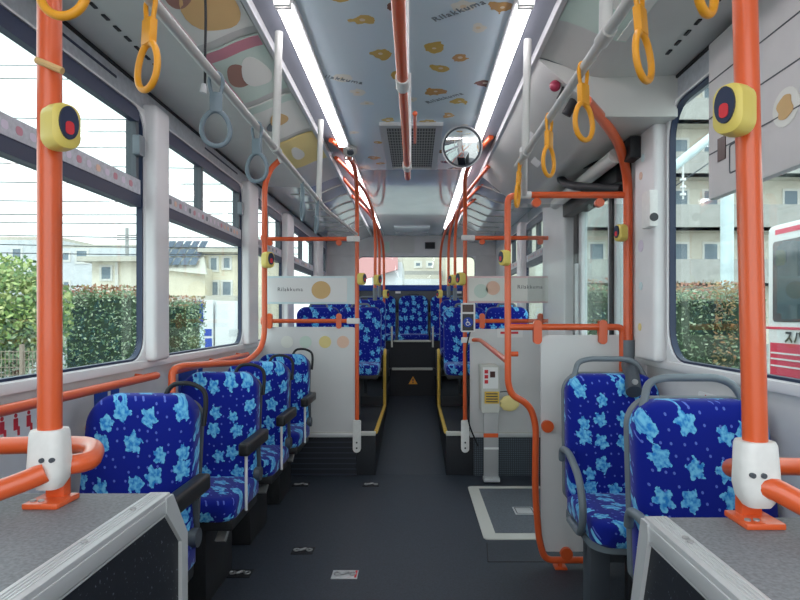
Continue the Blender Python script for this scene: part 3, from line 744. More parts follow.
rs = right_seat('front blue seat on the right with a grey grab handle, behind wheel arch box'); rs.location = (.875, 1.84, 0)
r2 = copy_tree(rs); r2.location = (.878, 2.64, 0); r2['label'] = 'rear blue seat of the right two, in front of the clear screen'
t = thing('heater_box', (.87, 2.1, 0), 'black ribbed heater box on the floor under the rear right seat', 'heater')
MB().box(.80, .97, 2.16, 2.215, .02, .33, .01).build('heater_case', 'blackp', t)
for k in range(5): MB().box(.81, .96, 2.150, 2.162, .06+k*.05, .075+k*.05).build('louvre', 'dgrey', t)

def rear_seat(label):
    t = thing('passenger_seat', (0, 0, 0), label, 'bus seat', 'blue seats on the raised rear platforms')
    lb3 = lambda u, v, w: V((u, -w-.14*(1.0-v), v))
    MB().pillow(rrect(.405, .56, (.08, .08, .03, .03), 6, 0, .72), lb3, .085, .012).build('backrest', 'fabric', t)
    MB().prism(rrect(.40, .57, (.08, .08, .03, .03), 6, 0, .72), lb3, -.02, .03).build('back_shell', 'dgrey', t)
    MB().pillow(rrect(.405, .42, (.03, .03, .06, .06), 6, 0, -.30), lambda u, v, w: V((u, v, .39+w)), .085, .012).build('cushion', 'fabric', t)
    MB().box(-.19, .19, -.48, -.1, .35, .392, .01).build('seat_pan', 'blackp', t)
    MB().tube([(.0, -.26, .0), (.0, -.26, .36)], .02, 0, 10).build('leg', 'dgrey', t)
    MB().tube([lb3(-.09, .98, .03), lb3(-.08, 1.03, .03), lb3(.08, 1.03, .03), lb3(.09, .98, .03)], .010, .04, 10).build('grab_handle', 'grey', t)
    return t
rows = []
for (y, z, w_) in ((5.62, PZT, 'front'), (6.42, .43, 'back')):
    for s, sn in ((-1, 'left'), (1, 'right')):
        xi = (LXI-.005) if s < 0 else (RXI+.022)
        for k, kn in ((0, 'aisle'), (1, 'window')):
            rows.append((xi+s*(.212+k*.407), y, z, 'blue %s seat in the %s row of the %s rear platform' % (kn, w_, sn)))
proto = None
for (x, y, z, lab) in rows:
    if proto is None: proto = rear_seat(lab); o = proto
    else: o = copy_tree(proto)
    o.location = (x, y, z); o['label'] = lab
bench = None
for k, (x, kn) in enumerate(((-.88, 'far left window'), (-.45, 'inner left'), (-.022, 'middle'), (.40, 'inner right'), (.84, 'far right window'))):
    lab = 'blue %s seat of the rear bench below the back window' % kn
    if bench is None:
        bench = thing('bench_seat', (0, 0, 0), lab, 'bus seat', 'five seats of the rear bench')
        lb4 = lambda u, v, w: V((u, -w-.1*(.6-v), v))
        MB().pillow(rrect(.39, .56, (.09, .09, .03, .03), 6, 0, .31), lb4, .07, .01).build('backrest', 'fabric', bench)
        MB().pillow(rrect(.40, .40, .04, 6, 0, -.27), lambda u, v, w: V((u, v, .012+w)), .07, .01).build('cushion', 'fabric', bench)
        MB().tube([lb4(-.09, .575, .03), lb4(-.07, .615, .03), lb4(.07, .615, .03), lb4(.09, .575, .03)], .011, .04, 10).build('grab_handle', 'dgrey', bench); o = bench
    else: o = copy_tree(bench)
    o.location = (x, 7.71, .93); o['label'] = lab
for x0, x1, n in ((XL, LXI, 0), (RXI, XR, 1)):
    struct(MB().box(x0, x1, 7.24, YR, .6, .93, .006).build('floor_bench_%d' % (n+1), 'dark'))
for s, x in ((-1, LXI+.02), (1, RXI-.02)):
    tag(MB().tube([(x, 7.22, .86), (x, 7.22, 1.12)], .012).build('end_post', 'nosing'), 'short pale post at the %s end of the top rear step' % ('left' if s < 0 else 'right'), 'post', 'short posts by the rear step')

# ================================================================== SCREENS AND POLES
def disc_clip(px, py, Y, t, r=.022, name='clip'):
    p = P(px, py, Y); MB().disc(p+V((0, -.004, 0)), (0, 1, 0), r, .03, 20).build(name, 'orange', t)
def oval_clip(px, py, Y, t, h=.10):
    p = P(px, py, Y); MB().prism(rrect(.04, h, .0199, 6, p.x, p.z), fxz(p.y), -.012, .022).build('clip', 'orange', t)

# --- left screen at the platform front
YA = YS-.02
t = thing('screen_pole', P(357, 452, YA), 'orange pole with white foot at the left platform front, curving to the ceiling', 'grab pole')
lp = P(357, 250, YA)
MB().tube([P(331, 140, 3.6), P(345, 151, 3.8), P(356, 168, 4.2), (lp.x, YA, 2.16), (lp.x, YA, .44)], .0165, .35, 14).build('pole_tube', 'orange', t)
b = MB(); a = P(357, 420, YA); e = P(357, 452, YA)
b.prism(rrect(.062, a.z-e.z, (.012, .012, .03, .03), 6, a.x, (a.z+e.z)/2), fxz(YA), -.008, .022); ft = b.build('foot_sleeve', 'white', t)
for py in (442, 447.5): MB().disc(P(357, py, YA)+V((0, -.023, 0)), (0, 1, 0), .007, .004, 12).build('bolt', 'ink', ft)
for py in (239, 321):
    p = P(352, py, YA); MB().box(p.x-.04, p.x+.06, YA-.024, YA+.024, p.z-.022, p.z+.022, .008).build('joint', 'white', t)
for py, lab in ((239, 'upper orange cross rail of the left platform screen'), (321, 'lower orange cross rail of the left platform screen')):
    t = thing('cross_rail', P(300, py, YA), lab, 'handrail', 'orange cross rails of the screens')
    p, q = P(262, py, YA), P(348, py, YA); p.x = XL+.01
    MB().tube([p, q], .0165).build('rail_tube', 'orange', t); MB().disc((XL+.008, YA, p.z), (1, 0, 0), .03, .016).build('wall_flange', 'orange', t)
    for px in (270, 339):
        if py == 239: disc_clip(px, py+4, YA, t)
        else: oval_clip(px, py, YA, t, .12)
t = thing('notice_board', P(308, 304, YA), 'pale cyan notice board with lettering on the left platform screen', 'notice board')
a, e = P(262, 276, YA), P(356, 304, YA); a.x = XL+.012
MB().box(a.x, e.x, YA+.006, YA+.012, e.z, a.z, .001).build('board_sheet', 'lpaper', t)
MB().box(P(268, 0, YA).x, P(347, 0, YA).x, YA+.003, YA+.006, P(0, 302, YA).z, P(0, 278, YA).z).build('print_area', 'swhite', t)
text_mesh('lettering', 'Rilakkuma', .042, 'ink', t, lambda u, v, w: V((P(290, 290, YA).x+u, YA+.0025-w*.3, P(0, 289.5, YA).z+v)))
p = P(321, 290, YA); MB().prism([(p.x+.075*math.cos(k*PI/12), p.z+.07*math.sin(k*PI/12)) for k in range(24)], fxz(YA+.003), 0, .001).build('printed_blob', 'tan', t)
t = thing('screen_board', P(310, 436, YA), 'tall pale grey board behind the last left seat', 'partition board')
a, e = P(262, 327, YA), P(356, 436, YA); a.x = XL+.012
MB().prism(rrect(e.x-a.x, a.z-e.z, .03, 4, (a.x+e.x)/2, (a.z+e.z)/2), fxz(YA+.012), 0, .008).build('board_sheet', 'board', t)
MB().box(a.x, e.x, YA-.006, YA+.014, e.z-.01, e.z+.02, .003).build('bottom_rail', 'alu', t)
stk = 'round stickers on the left pale board'
for px, py, mat, lab in ((287, 342, 'whitep', 'cream round sticker on the left board, first from the window'), (305.5, 342, 'mint', 'mint round sticker on the left board, second from the window'), (325, 342, 'pyellow', 'yellow round sticker on the left board, third from the window'), (343, 342, 'peach', 'peach round sticker on the left board beside the orange pole')):
    p = P(px, py, YA); tag(MB().disc((p.x, YA+.002, p.z), (0, 1, 0), .048, .003, 24).build('sticker', mat), lab, 'sticker', stk)

# bent rail: ceiling -> over the seats -> wall
t = thing('bent_grab_pole', P(264, 325, 3.45), 'orange pole from the left strap rail bending forward above the second seat', 'grab pole')
MB().tube([P(280, 160, 3.45)+V((0, 0, 0)), P(271, 168, 3.45), P(264.5, 185, 3.45), P(264.5, 345, 3.45), P(248, 362, 3.25), P(182, 366, 2.68), P(172, 370, 2.62), P(172, 396, 2.60)], .0165, .14, 14).build('pole_tube', 'orange', t)
MB().disc(P(281, 159, 3.45), (1, 0, .5), .024, .03).build('rail_joint', 'white', t)
button(P(267, 260, 3.42), 'small yellow stop button on the bent orange pole at left', .9, 1.25)
button(P(361, 279, YA-.02), 'yellow stop button on the left platform screen pole', 1.0, 1.2)

# --- right screen at the platform front
t = thing('screen_pole', P(465, 452, YA), 'orange pole with white foot at the right platform front, curving to the ceiling', 'grab pole')
rp = P(465, 250, YA)
MB().tube([P(491, 137, 3.55), P(475, 156, 3.85), P(464.5, 174, 4.2), (rp.x, YA, 2.16), (rp.x, YA, .44)], .0165, .35, 14).build('pole_tube', 'orange', t)
b = MB(); a = P(465, 420, YA); e = P(465, 452, YA)
b.prism(rrect(.062, a.z-e.z, (.012, .012, .03, .03), 6, a.x, (a.z+e.z)/2), fxz(YA), -.008, .022); ft = b.build('foot_sleeve', 'white', t)
for py in (442, 447.5): MB().disc(P(465, py, YA)+V((0, -.023, 0)), (0, 1, 0), .007, .004, 12).build('bolt', 'ink', ft)
for py in (238, 321, 340):
    p = P(469, py, YA); MB().box(p.x-.06, p.x+.045, YA-.024, YA+.024, p.z-.022, p.z+.022, .008).build('joint', 'white', t)
for py, lab in ((238, 'upper orange cross rail of the right platform screen'), (321, 'lower orange cross rail of the right platform screen')):
    t = thing('cross_rail', P(520, py, YA), lab, 'handrail', 'orange cross rails of the screens')
    p, q = P(474, py, YA), P(552, py, YA); q.x = XR-.01
    MB().tube([p, q], .0165).build('rail_tube', 'orange', t); MB().disc((XR-.008, YA, p.z), (1, 0, 0), .03, .016).build('wall_flange', 'orange', t)
    for px in (482, 540):
        if py == 238: disc_clip(px, py+4, YA, t)
        else: oval_clip(px, py, YA, t, .12)
t = thing('notice_board', P(510, 303, YA), 'pale notice board with lettering on the right platform screen', 'notice board')
a, e = P(466, 276, YA), P(554, 303, YA); e.x = min(e.x, XR-.012)
MB().box(a.x, e.x, YA+.006, YA+.012, e.z, a.z, .001).build('board_sheet', 'pink', t)
MB().box(a.x+.02, e.x-.02, YA+.003, YA+.006, e.z+.015, a.z-.015).build('print_area', 'whitep', t)
text_mesh('lettering', 'Rilakkuma', .042, 'ink', t, lambda u, v, w: V((P(530, 290, YA).x+u, YA+.0025-w*.3, P(0, 287, YA).z+v)))
for px, py, r, m_ in ((481, 291, .055, 'mint'), (493, 288, .055, 'peach')):
    p = P(px, py, YA); MB().prism([(p.x+r*math.cos(k*PI/12), p.z+r*math.sin(k*PI/12)) for k in range(24)], fxz(YA+.003), 0, .001).build('printed_blob', m_, t)
t = thing('screen_board', P(510, 436, YA), 'tall pale board on the right platform screen behind the grey device', 'partition board')
a, e = P(470, 329, YA), P(553, 436, YA); e.x = XR-.012
MB().prism(rrect(e.x-a.x, a.z-e.z, .03, 4, (a.x+e.x)/2, (a.z+e.z)/2), fxz(YA+.012), 0, .008).build('board_sheet', 'board', t)
MB().box(a.x, e.x, YA-.006, YA+.014, e.z-.01, e.z+.02, .003).build('bottom_rail', 'alu', t)
b = MB(); p = P(510, 333, YA); b.prism(rrect(.20, .07, .006, 3, p.x, p.z), fxz(YA+.004), 0, .002); n_ = b.build('notice', 'swhite', t)
b = MB(); b.prism(rrect(.14, .018, .004, 3, p.x-.005, p.z+.002), fxz(YA+.002), 0, .001); b.build('red_print', 'sred', n_)
# wheelchair call buttons and small screen
c = P(468, 318, YA-.03); t = thing('wheelchair_button', c, 'blue round wheelchair call button below a small brown screen', 'call button')
a, e = P(461, 303, YA-.03), P(475, 332, YA-.03)
MB().prism(rrect(e.x-a.x, a.z-e.z, .01, 3, (a.x+e.x)/2, (a.z+e.z)/2), fxz(YA-.03), -.02, .02).build('button_case', 'swhite', t)
a, e = P(462.5, 304.5, YA-.05), P(473.5, 312, YA-.05); MB().box(a.x, e.x, YA-.054, YA-.049, e.z, a.z).build('small_screen', 'wood', t)
a, e = P(462.5, 314, YA-.05), P(473.5, 330.5, YA-.05); MB().box(a.x, e.x, YA-.053, YA-.049, e.z, a.z).build('button_panel', 'ink', t)
k = V(((a.x+e.x)/2, YA-.056, (a.z+e.z)/2)); rr = .038; bf = MB().disc(k, (0, 1, 0), rr, .006, 24).build('button_face', 'sblue', t)
b = MB(); b.tube([k+V((.014*math.cos(j*PI/10)-.002, -.005, .014*math.sin(j*PI/10)-.010)) for j in range(20)], .003, 0, 6, closed=True)
b.tube([k+V((-.006, -.005, .012)), k+V((-.004, -.005, -.004)), k+V((.010, -.005, -.004)), k+V((.018, -.005, -.02))], .003, 0, 6); b.ball(k+V((-.006, -.004, .020)), .006, 8); b.build('wheelchair_mark', 'swhite', bf)
# diagonal rail and cable
t = thing('diagonal_rail', P(490, 348, 4.0), 'short orange rail slanting from the white foot pole to the near frame', 'handrail')
MB().tube([P(472, 340, YA), P(480, 340, YA-.1), P(507, 361, 2.9)], .0155, .06).build('rail_tube', 'orange', t)
MB().tube([P(505, 354, 2.9), P(518, 354, 2.9)], .013).build('rail_stub', 'orange', t)
# ramp belt device
YD = 4.36
t = thing('ramp_device', P(490, 412, YD), 'pale device with red print and steel belt hanging to the floor', 'device')
a, e = P(481, 365, YD), P(499, 412, YD)
MB().prism(rrect(e.x-a.x, a.z-e.z, .012, 4, (a.x+e.x)/2, (a.z+e.z)/2), fxz(YD), -.15, .03).build('device_case', 'nosing', t)
def flat(name, p0, p1, mat, w=.031, th=.003):
    a, e = P(*p0, YD), P(*p1, YD); return MB().box(min(a.x, e.x), max(a.x, e.x), YD-w-th, YD-w+.001, min(a.z, e.z), max(a.z, e.z)).build(name, mat, t)
flat('label_sheet', (482.5, 367), (497.5, 388), 'swhite'); flat('dark_window', (489.5, 371), (494.5, 377), 'wood', .034); flat('warning_label', (484, 391), (498.5, 403), 'yline')
for k in range(3): flat('red_print', (484, 369.5+k*5), (487.5, 373+k*5), 'sred', .034)
for k in range(4): flat('label_line', (485.5, 392.7+k*2.6), (497, 393.7+k*2.6), 'ink', .034)
a = P(491, 412, YD)
MB().box(a.x-.055, a.x+.055, YD-.012, YD+.012, .03, a.z, .003).build('belt', 'steel', t)
MB().box(a.x-.058, a.x+.052, YD-.018, YD-.012, P(0, 437, YD).z, P(0, 433, YD).z).build('red_strap', 'orange', t)
MB().box(a.x-.055, a.x+.055, YD-.018, YD-.012, P(0, 449, YD).z, P(0, 447, YD).z).build('belt_clip', 'swhite', t)
MB().box(a.x-.06, a.x+.06, YD-.06, YD+.02, .012, .04, .004).build('belt_foot', 'alu', t)
t = thing('pouch', P(508, 405, YD), 'small cream plush pouch hung beside the grey device', 'pouch')
p = P(509, 403, YD); b = MB(); b.pillow([(p.x+.075*math.cos(a*PI/10)*(1+.1*math.sin(3*a)), p.z+.06*math.sin(a*PI/10)) for a in range(20)], fxz(YD), .03, .01); b.build('pouch_body', 'pyellow', t)
MB().tube([p+V((0, -.01, .05)), p+V((-.01, -.005, .09)), P(500, 392, YD)], .004, .02, 6).build('pouch_cord', 'dgrey', t)
t = thing('cable', P(470, 360, YA-.04), 'black cable running down beside the white foot of the right pole', 'cable')
MB().tube([P(470, 332, YA-.045), P(468, 340, YA-.05), P(466.5, 350, YA-.05), P(468, 420, YA-.05), P(471, 430, YA-.05), P(478, 446, YA-.05)], .006, .05, 8).build('cable_run', 'black', t)

# --- near right frame with clear screen
YN = 2.87
t = thing('tube_barrier', P(535, 560, YN), 'bent orange tube frame holding the clear screen beside the ramp', 'barrier')
MB().tube([P(519, 195, YN), P(508, 197, YN), P(507.5, 215, YN), P(508, 384, YN), P(512, 395, YN), P(530, 405, YN), P(536, 425, YN), P(535, 490, YN), P(539, 540, YN), P(545, 560, YN), P(562, 560, YN), P(590, 560, YN)], .0165, .1, 14).build('frame_tube', 'orange', t)
MB().tube([P(530, 195, YN), P(624, 195, YN)], .0165).build('top_rail', 'orange', t)
MB().tube([P(508, 327, YN), P(619, 327, YN), P(622.5, 330, YN), P(622.5, 372, YN)], .0165, .035).build('middle_rail', 'orange', t)
MB().tube([P(518, 195, YN), P(531, 195, YN)], .0185).build('top_joint', 'white', t)
MB().tube([P(524, 194, YN), P(523.5, 150, 2.3)], .0165).build('hanger', 'white', t)
for px, py in ((536, 203), (599, 203)): disc_clip(px, py, YN, t)
for px in (537, 602): oval_clip(px, 332, YN, t, .12)
for px, py in ((547, 426), (566, 553)): disc_clip(px, py, YN, t, .03)
MB().box(P(528, 195, YN).x, P(624, 195, YN).x, YN+.004, YN+.010, P(0, 326, YN).z, P(0, 204, YN).z).build('clear_pane', 'acrylic', t)
a, e = P(541, 335, YN), P(636, 552, YN); e.x = XR-.012
MB().prism(rrect(e.x-a.x, a.z-e.z, .035, 4, (a.x+e.x)/2, (a.z+e.z)/2), fxz(YN+.012), 0, .008).build('board_sheet', 'board', t)
p = P(560, 560, YN); MB().tube([p, V((p.x, YN, 0))], .012).build('foot_stub', 'orange', t); MB().box(p.x-.03, p.x+.03, YN-.03, YN+.03, 0, .01, .003).build('foot_plate', 'orange', t)
t = thing('curved_grab_pole', P(628, 350, YN), 'thick orange pole curving down from the ceiling beside the white door pillar', 'grab pole')
pc = P(628, 240, YN).x
MB().tube([P(586, 101, 2.28), P(604, 120, 2.48), P(621, 147, 2.70), P(627.5, 178, 2.85), (pc, YN, P(0, 200, YN).z), (pc, YN, P(0, 342, YN).z)], .0225, .14, 16).build('pole_tube', 'orange', t)
MB().tube([(pc, YN, P(0, 340, YN).z), (pc, YN, P(0, 366, YN).z)], .034, 0, 16).build('lower_sleeve', 'grey', t)
MB().tube([(pc, YN, P(0, 364, YN).z), P(631, 372, 2.6), P(634, 392, 2.5)], .034, .05, 16).build('clamp', 'dgrey', t); MB().disc(P(632, 381, 2.52)+V((0, -.035, 0)), (0, 1, 0), .012, .01).build('clamp_screw', 'steel', t)
button(P(622, 233, YN-.03), 'yellow stop button on the curved orange pole near the door', -1.2, 1.1)
button(P(505.5, 258, YN-.02), 'yellow stop button with dark face on the clear screen frame', -1.0, 1.0)
# intercom box on pillar, stickers
c = P(654, 212, 2.62); t = thing('intercom_box', (XR-.07, 2.53, c.z-.08), 'white intercom box on the pillar beside the front right window', 'intercom')
MB().box(XR-.09, XR-.052, 2.49, 2.58, c.z-.085, c.z+.075, .008).build('box_case', 'white', t)
MB().disc((XR-.071, 2.488, c.z-.045), (0, 1, 0), .018, .006).build('round_lens', 'ink', t)
for px, py, mat, lab in ((643, 158, 'lpaper', 'pale sticker high on the white door pillar'), (641, 176, 'peach', 'peach sticker on the white door pillar below the topmost one'), (641, 246, 'lilac', 'round lilac sticker on the middle of the white door pillar'), (641, 286, 'lpaper', 'pale cyan sticker low on the white door pillar'), (640, 327, 'pyellow', 'yellow sticker on door pillar, lowest of its column')):
    yy = (XR-.06)*F/(px-CX); p = P(px, py, yy); tag(MB().disc((XR-.061, yy, p.z), (1, 0, 0), .028 if mat == 'lilac' else .018, .004, 20).build('sticker', mat), lab, 'sticker', 'stickers on the door pillar')

# --- rear grab poles
def rear_pole(pts, label, z_end=None):
    t = thing('rear_grab_pole', pts[-1], label, 'grab pole', 'slim orange poles beside the rear seats')
    MB().tube(pts, .0145, .5, 12).build('pole_tube', 'orange', t)
    e = V(pts[-1]); MB().tube([e+V((0, 0, .02)), e+V((0, 0, -.10))], .020, 0, 12).build('pole_sleeve', 'grey', t); return t
rear_pole([P(336, 158, 4.0), P(352, 174, 4.35), P(368, 195, 5.0), P(375.5, 222, 5.5), P(375, 290, 5.5)], 'slim orange pole at the front left rear seat row')
rear_pole([P(343, 178, 4.6), P(358, 196, 5.0), P(374, 216, 5.8), P(379.5, 238, 6.2), P(379.5, 288, 6.2)], 'slim orange pole at the second left rear seat row')
rear_pole([P(352, 196, 5.2), P(368, 212, 5.8), P(379, 228, 6.4), P(384, 248, 6.9), P(384, 330, 6.9)], 'slim orange pole before the left end of the rear bench')
rear_pole([P(489, 166, 4.1), P(474, 184, 4.5), P(461, 202, 5.1), P(455, 226, 5.5), P(455, 290, 5.5)], 'slim orange pole at the front right rear seat row')
rear_pole([P(484, 182, 4.7), P(468, 198, 5.1), P(454, 216, 5.8), P(448.5, 238, 6.2), P(448.5, 288, 6.2)], 'slim orange pole at the second right rear seat row')
rear_pole([P(476, 198, 5.3), P(460, 212, 5.8), P(446, 228, 6.4), P(440, 250, 6.9), P(441, 330, 6.9)], 'slim orange pole before the right end of the rear bench')
for px, py, Y, lab in ((377, 280, 5.45, 'yellow stop button on the slim pole of the front left rear row'), (385.5, 294, 6.85, 'yellow stop button on the slim pole before the rear bench, left'), (453, 280, 5.45, 'yellow stop button on the slim pole of the front right rear row'), (461.5, 279, YA-.02, 'yellow stop button on the right platform screen pole'), (440, 294, 6.85, 'yellow stop button on the slim pole before the rear bench, right')):
    button(P(px, py, Y), lab, .9 if px < 415 else -.9, 1.3)

# ================================================================== DOOR MACHINERY, PANELS
t = thing('door_header_box', (.98, 3.5, 1.93), 'black door mechanism with a grey roller above the middle door', 'door mechanism')
MB().box(1.02, XR-.005, 2.93, 4.0, 1.93, 2.08, .01).build('header_case', 'black', t); MB().box(.99, XR-.055, 2.66, 2.76, 1.98, 2.08, .006).build('bracket_box', 'black', t)
MB().tube([(.965, 2.77, 2.02), (.965, 3.98, 2.02)], .036, 0, 16).build('roller', 'cove', t)
MB().tube([P(628, 150, 2.92), P(600, 158, 3.1), P(565, 172, 3.5), P(560, 178, 3.5), P(566, 184, 3.4), P(580, 187, 3.2), P(622, 189, 2.92)], .024, .08, 12).build('hose', 'black', t)
c = P(555, 86, 2.46); t = thing('emergency_knob', c, 'small dark red emergency knob on the slanted door cover', 'knob')
MB().ball(c, .024, sq=(1, .8, 1)).build('knob_head', M_('dark_red_knob', (150, 40, 70), .4), t); MB().tube([c, c+V((.02, .03, .035))], .012).build('knob_stem', 'dgrey', t)
c = P(566, 98, 2.48); t = thing('door_latch', c, 'black latch handle on the slanted door cover beside the red knob', 'latch')
MB().tube([P(566, 85, 2.47), P(563, 93, 2.47), P(559, 100, 2.48)], .014, .02, 10).build('lever', 'black', t)
MB().tube([P(576, 98, 2.50), P(566, 115, 2.52)], .022, 0, 10).build('latch_body', 'black', t)
for (px, py, lab) in ((532, 137, 'white label on the slanted door cover, upper'), (536, 162, 'white label on the slanted door cover, lower')):
    Y = 3.14 if py < 150 else 3.4; p = P(px, py, Y); d_ = V((-.215, 0, -.29)).normalized()
    # lies on the slanted cover plane
    kk = (p.x-CB-.54)/.29; zz = 2.335-.245*kk
    tag(MB().prism(rrect(.05, .12, .006, 3), lambda u, v, w: V((p.x+u*.8+.0, Y+v, zz-u*.68-.004-w)), 0, .002).build('warning_label', 'swhite'), lab, 'label', 'labels on the door cover')
# front panel over the upper right window
t = thing('route_box', (XR-.03, 1.5, 1.69), 'long pale locker panel mounted above the front right window', 'overhead locker')
MB().box(XR-.035, XR-.002, .3, 2.10, 1.67, 2.235, .008).build('locker_case', 'wall', t)
for z in (1.83, 1.96, 2.09): MB().box(XR-.037, XR-.033, .3, 2.09, z, z+.004).build('groove', 'dgrey', t)
b = MB(); b.ring(rrect(.055, .10, .01, 3, 1.93, 1.78), rrect(.045, .09, .008, 3, 1.93, 1.78), fyz(XR-.035, -1), 0, .002); b.build('latch_outline', 'dgrey', t)
b = MB(); b.prism([(1.66+.06*math.cos(k*PI/12), 1.85+.055*math.sin(k*PI/12)) for k in range(24)], fyz(XR-.035, -1), 0, .0015); r_ = b.build('round_sticker', 'whitep', t)
b = MB(); b.prism([(1.66+.035*math.cos(k*PI/12)*(1+.2*math.sin(k)), 1.85+.035*math.sin(k*PI/12)) for k in range(24)], fyz(XR-.037, -1), 0, .0015); b.build('printed_blob', 'tan', r_)
MB().box(XR-.038, XR-.034, 1.98, 2.03, 1.79, 1.87).build('lock_plate', 'wood', t)

# rear header fittings
p = P(430, 245.5, YR-.05); t = thing('rear_display', p, 'small black display on the header above the rear window', 'display')
MB().box(p.x-.07, p.x+.07, YR-.065, YR-.04, p.z-.045, p.z+.045, .006).build('display_case', 'dgrey', t); MB().box(p.x-.06, p.x+.06, YR-.068, YR-.064, p.z-.037, p.z+.037).build('display_screen', 'black', t)
p = P(404, 245.5, YR-.05); tag(MB().box(p.x-.145, p.x+.145, YR-.055, YR-.04, p.z-.10, p.z+.10, .006).build('access_panel', 'cove'), 'pale access panel on the header left of the black display', 'panel')
p = P(387, 246, YR-.05); tag(MB().box(p.x-.035, p.x+.035, YR-.05, YR-.04, p.z-.09, p.z+.06, .004).build('route_card', 'mint'), 'small mint card on the rear header behind the poles', 'card')
for px, lab in ((398, 'small white label on the dark panel left of the middle rear seat'), (459, 'small white label on the dark panel right of the middle rear seat')):
    p = P(px, 292.3, 7.7); tag(MB().box(p.x-.035, p.x+.035, 7.712, 7.722, p.z-.014, p.z+.014).build('rear_label', 'swhite'), lab, 'label', 'labels on the rear panel')
# warning triangle on the step riser
p = P(413, 380.5, 6.99); t = thing('warning_sign', p, 'yellow warning triangle on the rear aisle step', 'sign')
MB().prism([(p.x-.055, p.z-.045), (p.x+.055, p.z-.045), (p.x, p.z+.05)], fxz(6.999), 0, .004).build('triangle', 'yellow', t)
MB().prism([(p.x-.006, p.z-.012), (p.x+.006, p.z-.012), (p.x+.009, p.z+.022), (p.x-.009, p.z+.022)], fxz(6.995), 0, .002).build('mark_stroke', 'ink', t); MB().disc((p.x, 6.994, p.z-.026), (0, 1, 0), .008, .002, 12).build('mark_dot', 'ink', t)

# ================================================================== FLOOR FITTINGS
def fp(px, py): Y = F*H/(py-CY); return V(((px-CX)/F*Y, Y, 0))
def plate(px, py, w, d_, mat, label, red=False):
    c = fp(px, py); t = thing('floor_anchor', c, label, 'floor anchor', 'square anchor plates in the floor')
    MB().box(c.x-w/2, c.x+w/2, c.y-d_/2, c.y+d_/2, 0, .004, .001).build('plate', mat, t)
    MB().tube([c+V((-w*.22, 0, .008)), c+V((-w*.1, -.012, .010)), c+V((w*.1, .012, .010)), c+V((w*.22, 0, .008))], .006, .01, 8).build('anchor_bar', 'steel', t)
    for s in (-1, 1): MB().tube([c+V((s*w*.3+.014*math.cos(k*PI/6), .014*math.sin(k*PI/6), .007)) for k in range(12)], .004, 0, 6, closed=True).build('anchor_ring', 'steel', t)
    if red: MB().box(c.x+w*.38, c.x+w*.46, c.y-d_*.4, c.y+d_*.4, .004, .006).build('red_mark', 'sred', t)
plate(240, 574, .115, .09, 'black', 'black anchor plate in the floor nearest the left seats')
plate(303, 551, .115, .09, 'black', 'black anchor plate in the floor beyond the pale one')
plate(345, 575, .125, .09, 'alu', 'pale metal anchor plate with red mark in the aisle floor', True)
plate(301, 485, .12, .10, 'black', 'black anchor plate in the floor near the left platform')
plate(371, 485, .12, .10, 'black', 'black anchor plate in the floor before the rear aisle')
t = thing('ramp_plate', (.68, 3.75, 0), 'grey ramp plate with white border let into the floor by the door', 'ramp')
y0, y1, x0 = fp(0, 540).y, fp(0, 487).y, .385
ou = rrect(XR-x0+.3, y1-y0, .03, 4, (XR+.3+x0)/2, (y0+y1)/2); ou = [(min(u, XR-.02), v) for u, v in ou]
i_ = [(min(max(u, x0+.075), XR-.03), min(max(v, y0+.085), y1-.05)) for u, v in ou]
MB().ring(ou, i_, fxy(0), 0, .006).build('white_border', 'nosing', t)
MB().prism([(x0+.07, y0+.08), (XR-.03, y0+.08), (XR-.03, y1-.045), (x0+.07, y1-.045)], fxy(0), 0, .004).build('ramp_sheet', M_('grey_ramp_vinyl', (88, 94, 102), .55, var=.12, scale=120), t)
c = fp(524, 511.5); MB().box(c.x-.065, c.x+.065, c.y-.07, c.y+.07, .004, .007, .001).build('handle_plate', 'alu', t)
b = MB(); b.ring(rrect(.11, .115, .006, 3, c.x, c.y), rrect(.10, .105, .006, 3, c.x, c.y), fxy(.007), 0, .001); b.build('handle_outline', 'ink', t)
b = MB()
for a, e in (((487, 543), (488, 562)), ((488, 562), (545, 562))):
    p, q = fp(*a), fp(*e); b.tube([p, q], .003, 0, 6)
b.build('floor_seam', 'black', t)

# ================================================================== OUTSIDE
GZ = -.35
struct(MB().box(-90, 90, -30, 140, GZ-.2, GZ).build('ground_outside', M_('grey_asphalt', (150, 150, 148), .8, var=.08, scale=3)))
def leaves(name, c, size, n, mat, ls=.07, parent=None, shape='box', trunk=None):
    b = MB(); c = V(c)
    for _ in range(n):
        if shape == 'box':
            u = V([random.uniform(-1, 1) for _ in range(3)]); k = random.randrange(3)
            if random.random() < .7: u[k] = math.copysign(random.uniform(.82, 1.04), u[k])
        else:
            u = V([random.gauss(0, 1) for _ in range(3)]).normalized()*random.uniform(.55, 1.05)
        p = c+V((u.x*size[0], u.y*size[1], u.z*size[2]))
        q = V([random.gauss(0, 1) for _ in range(3)]).normalized(); r = q.orthogonal().normalized(); s = ls*random.uniform(.6, 1.3)
        b.bm.faces.new([b.bm.verts.new(p+x) for x in (q*s, r*s*.5, -q*s, -r*s*.5)])
    return b.build(name, mat, parent)
FG = foliage_mat('hedge_leaves', [(70, 92, 70), (104, 132, 94), (140, 162, 122), (196, 206, 178)])
FR = foliage_mat('red_tip_leaves', [(150, 90, 74), (170, 120, 90), (120, 140, 92)])
FY = foliage_mat('tree_leaves', [(84, 116, 70), (128, 158, 88), (170, 186, 112), (196, 200, 140)])
FB = foliage_mat('brown_leaves', [(160, 118, 78), (128, 120, 74), (190, 150, 100)])
core = M_('hedge_core', (60, 78, 54), .9)
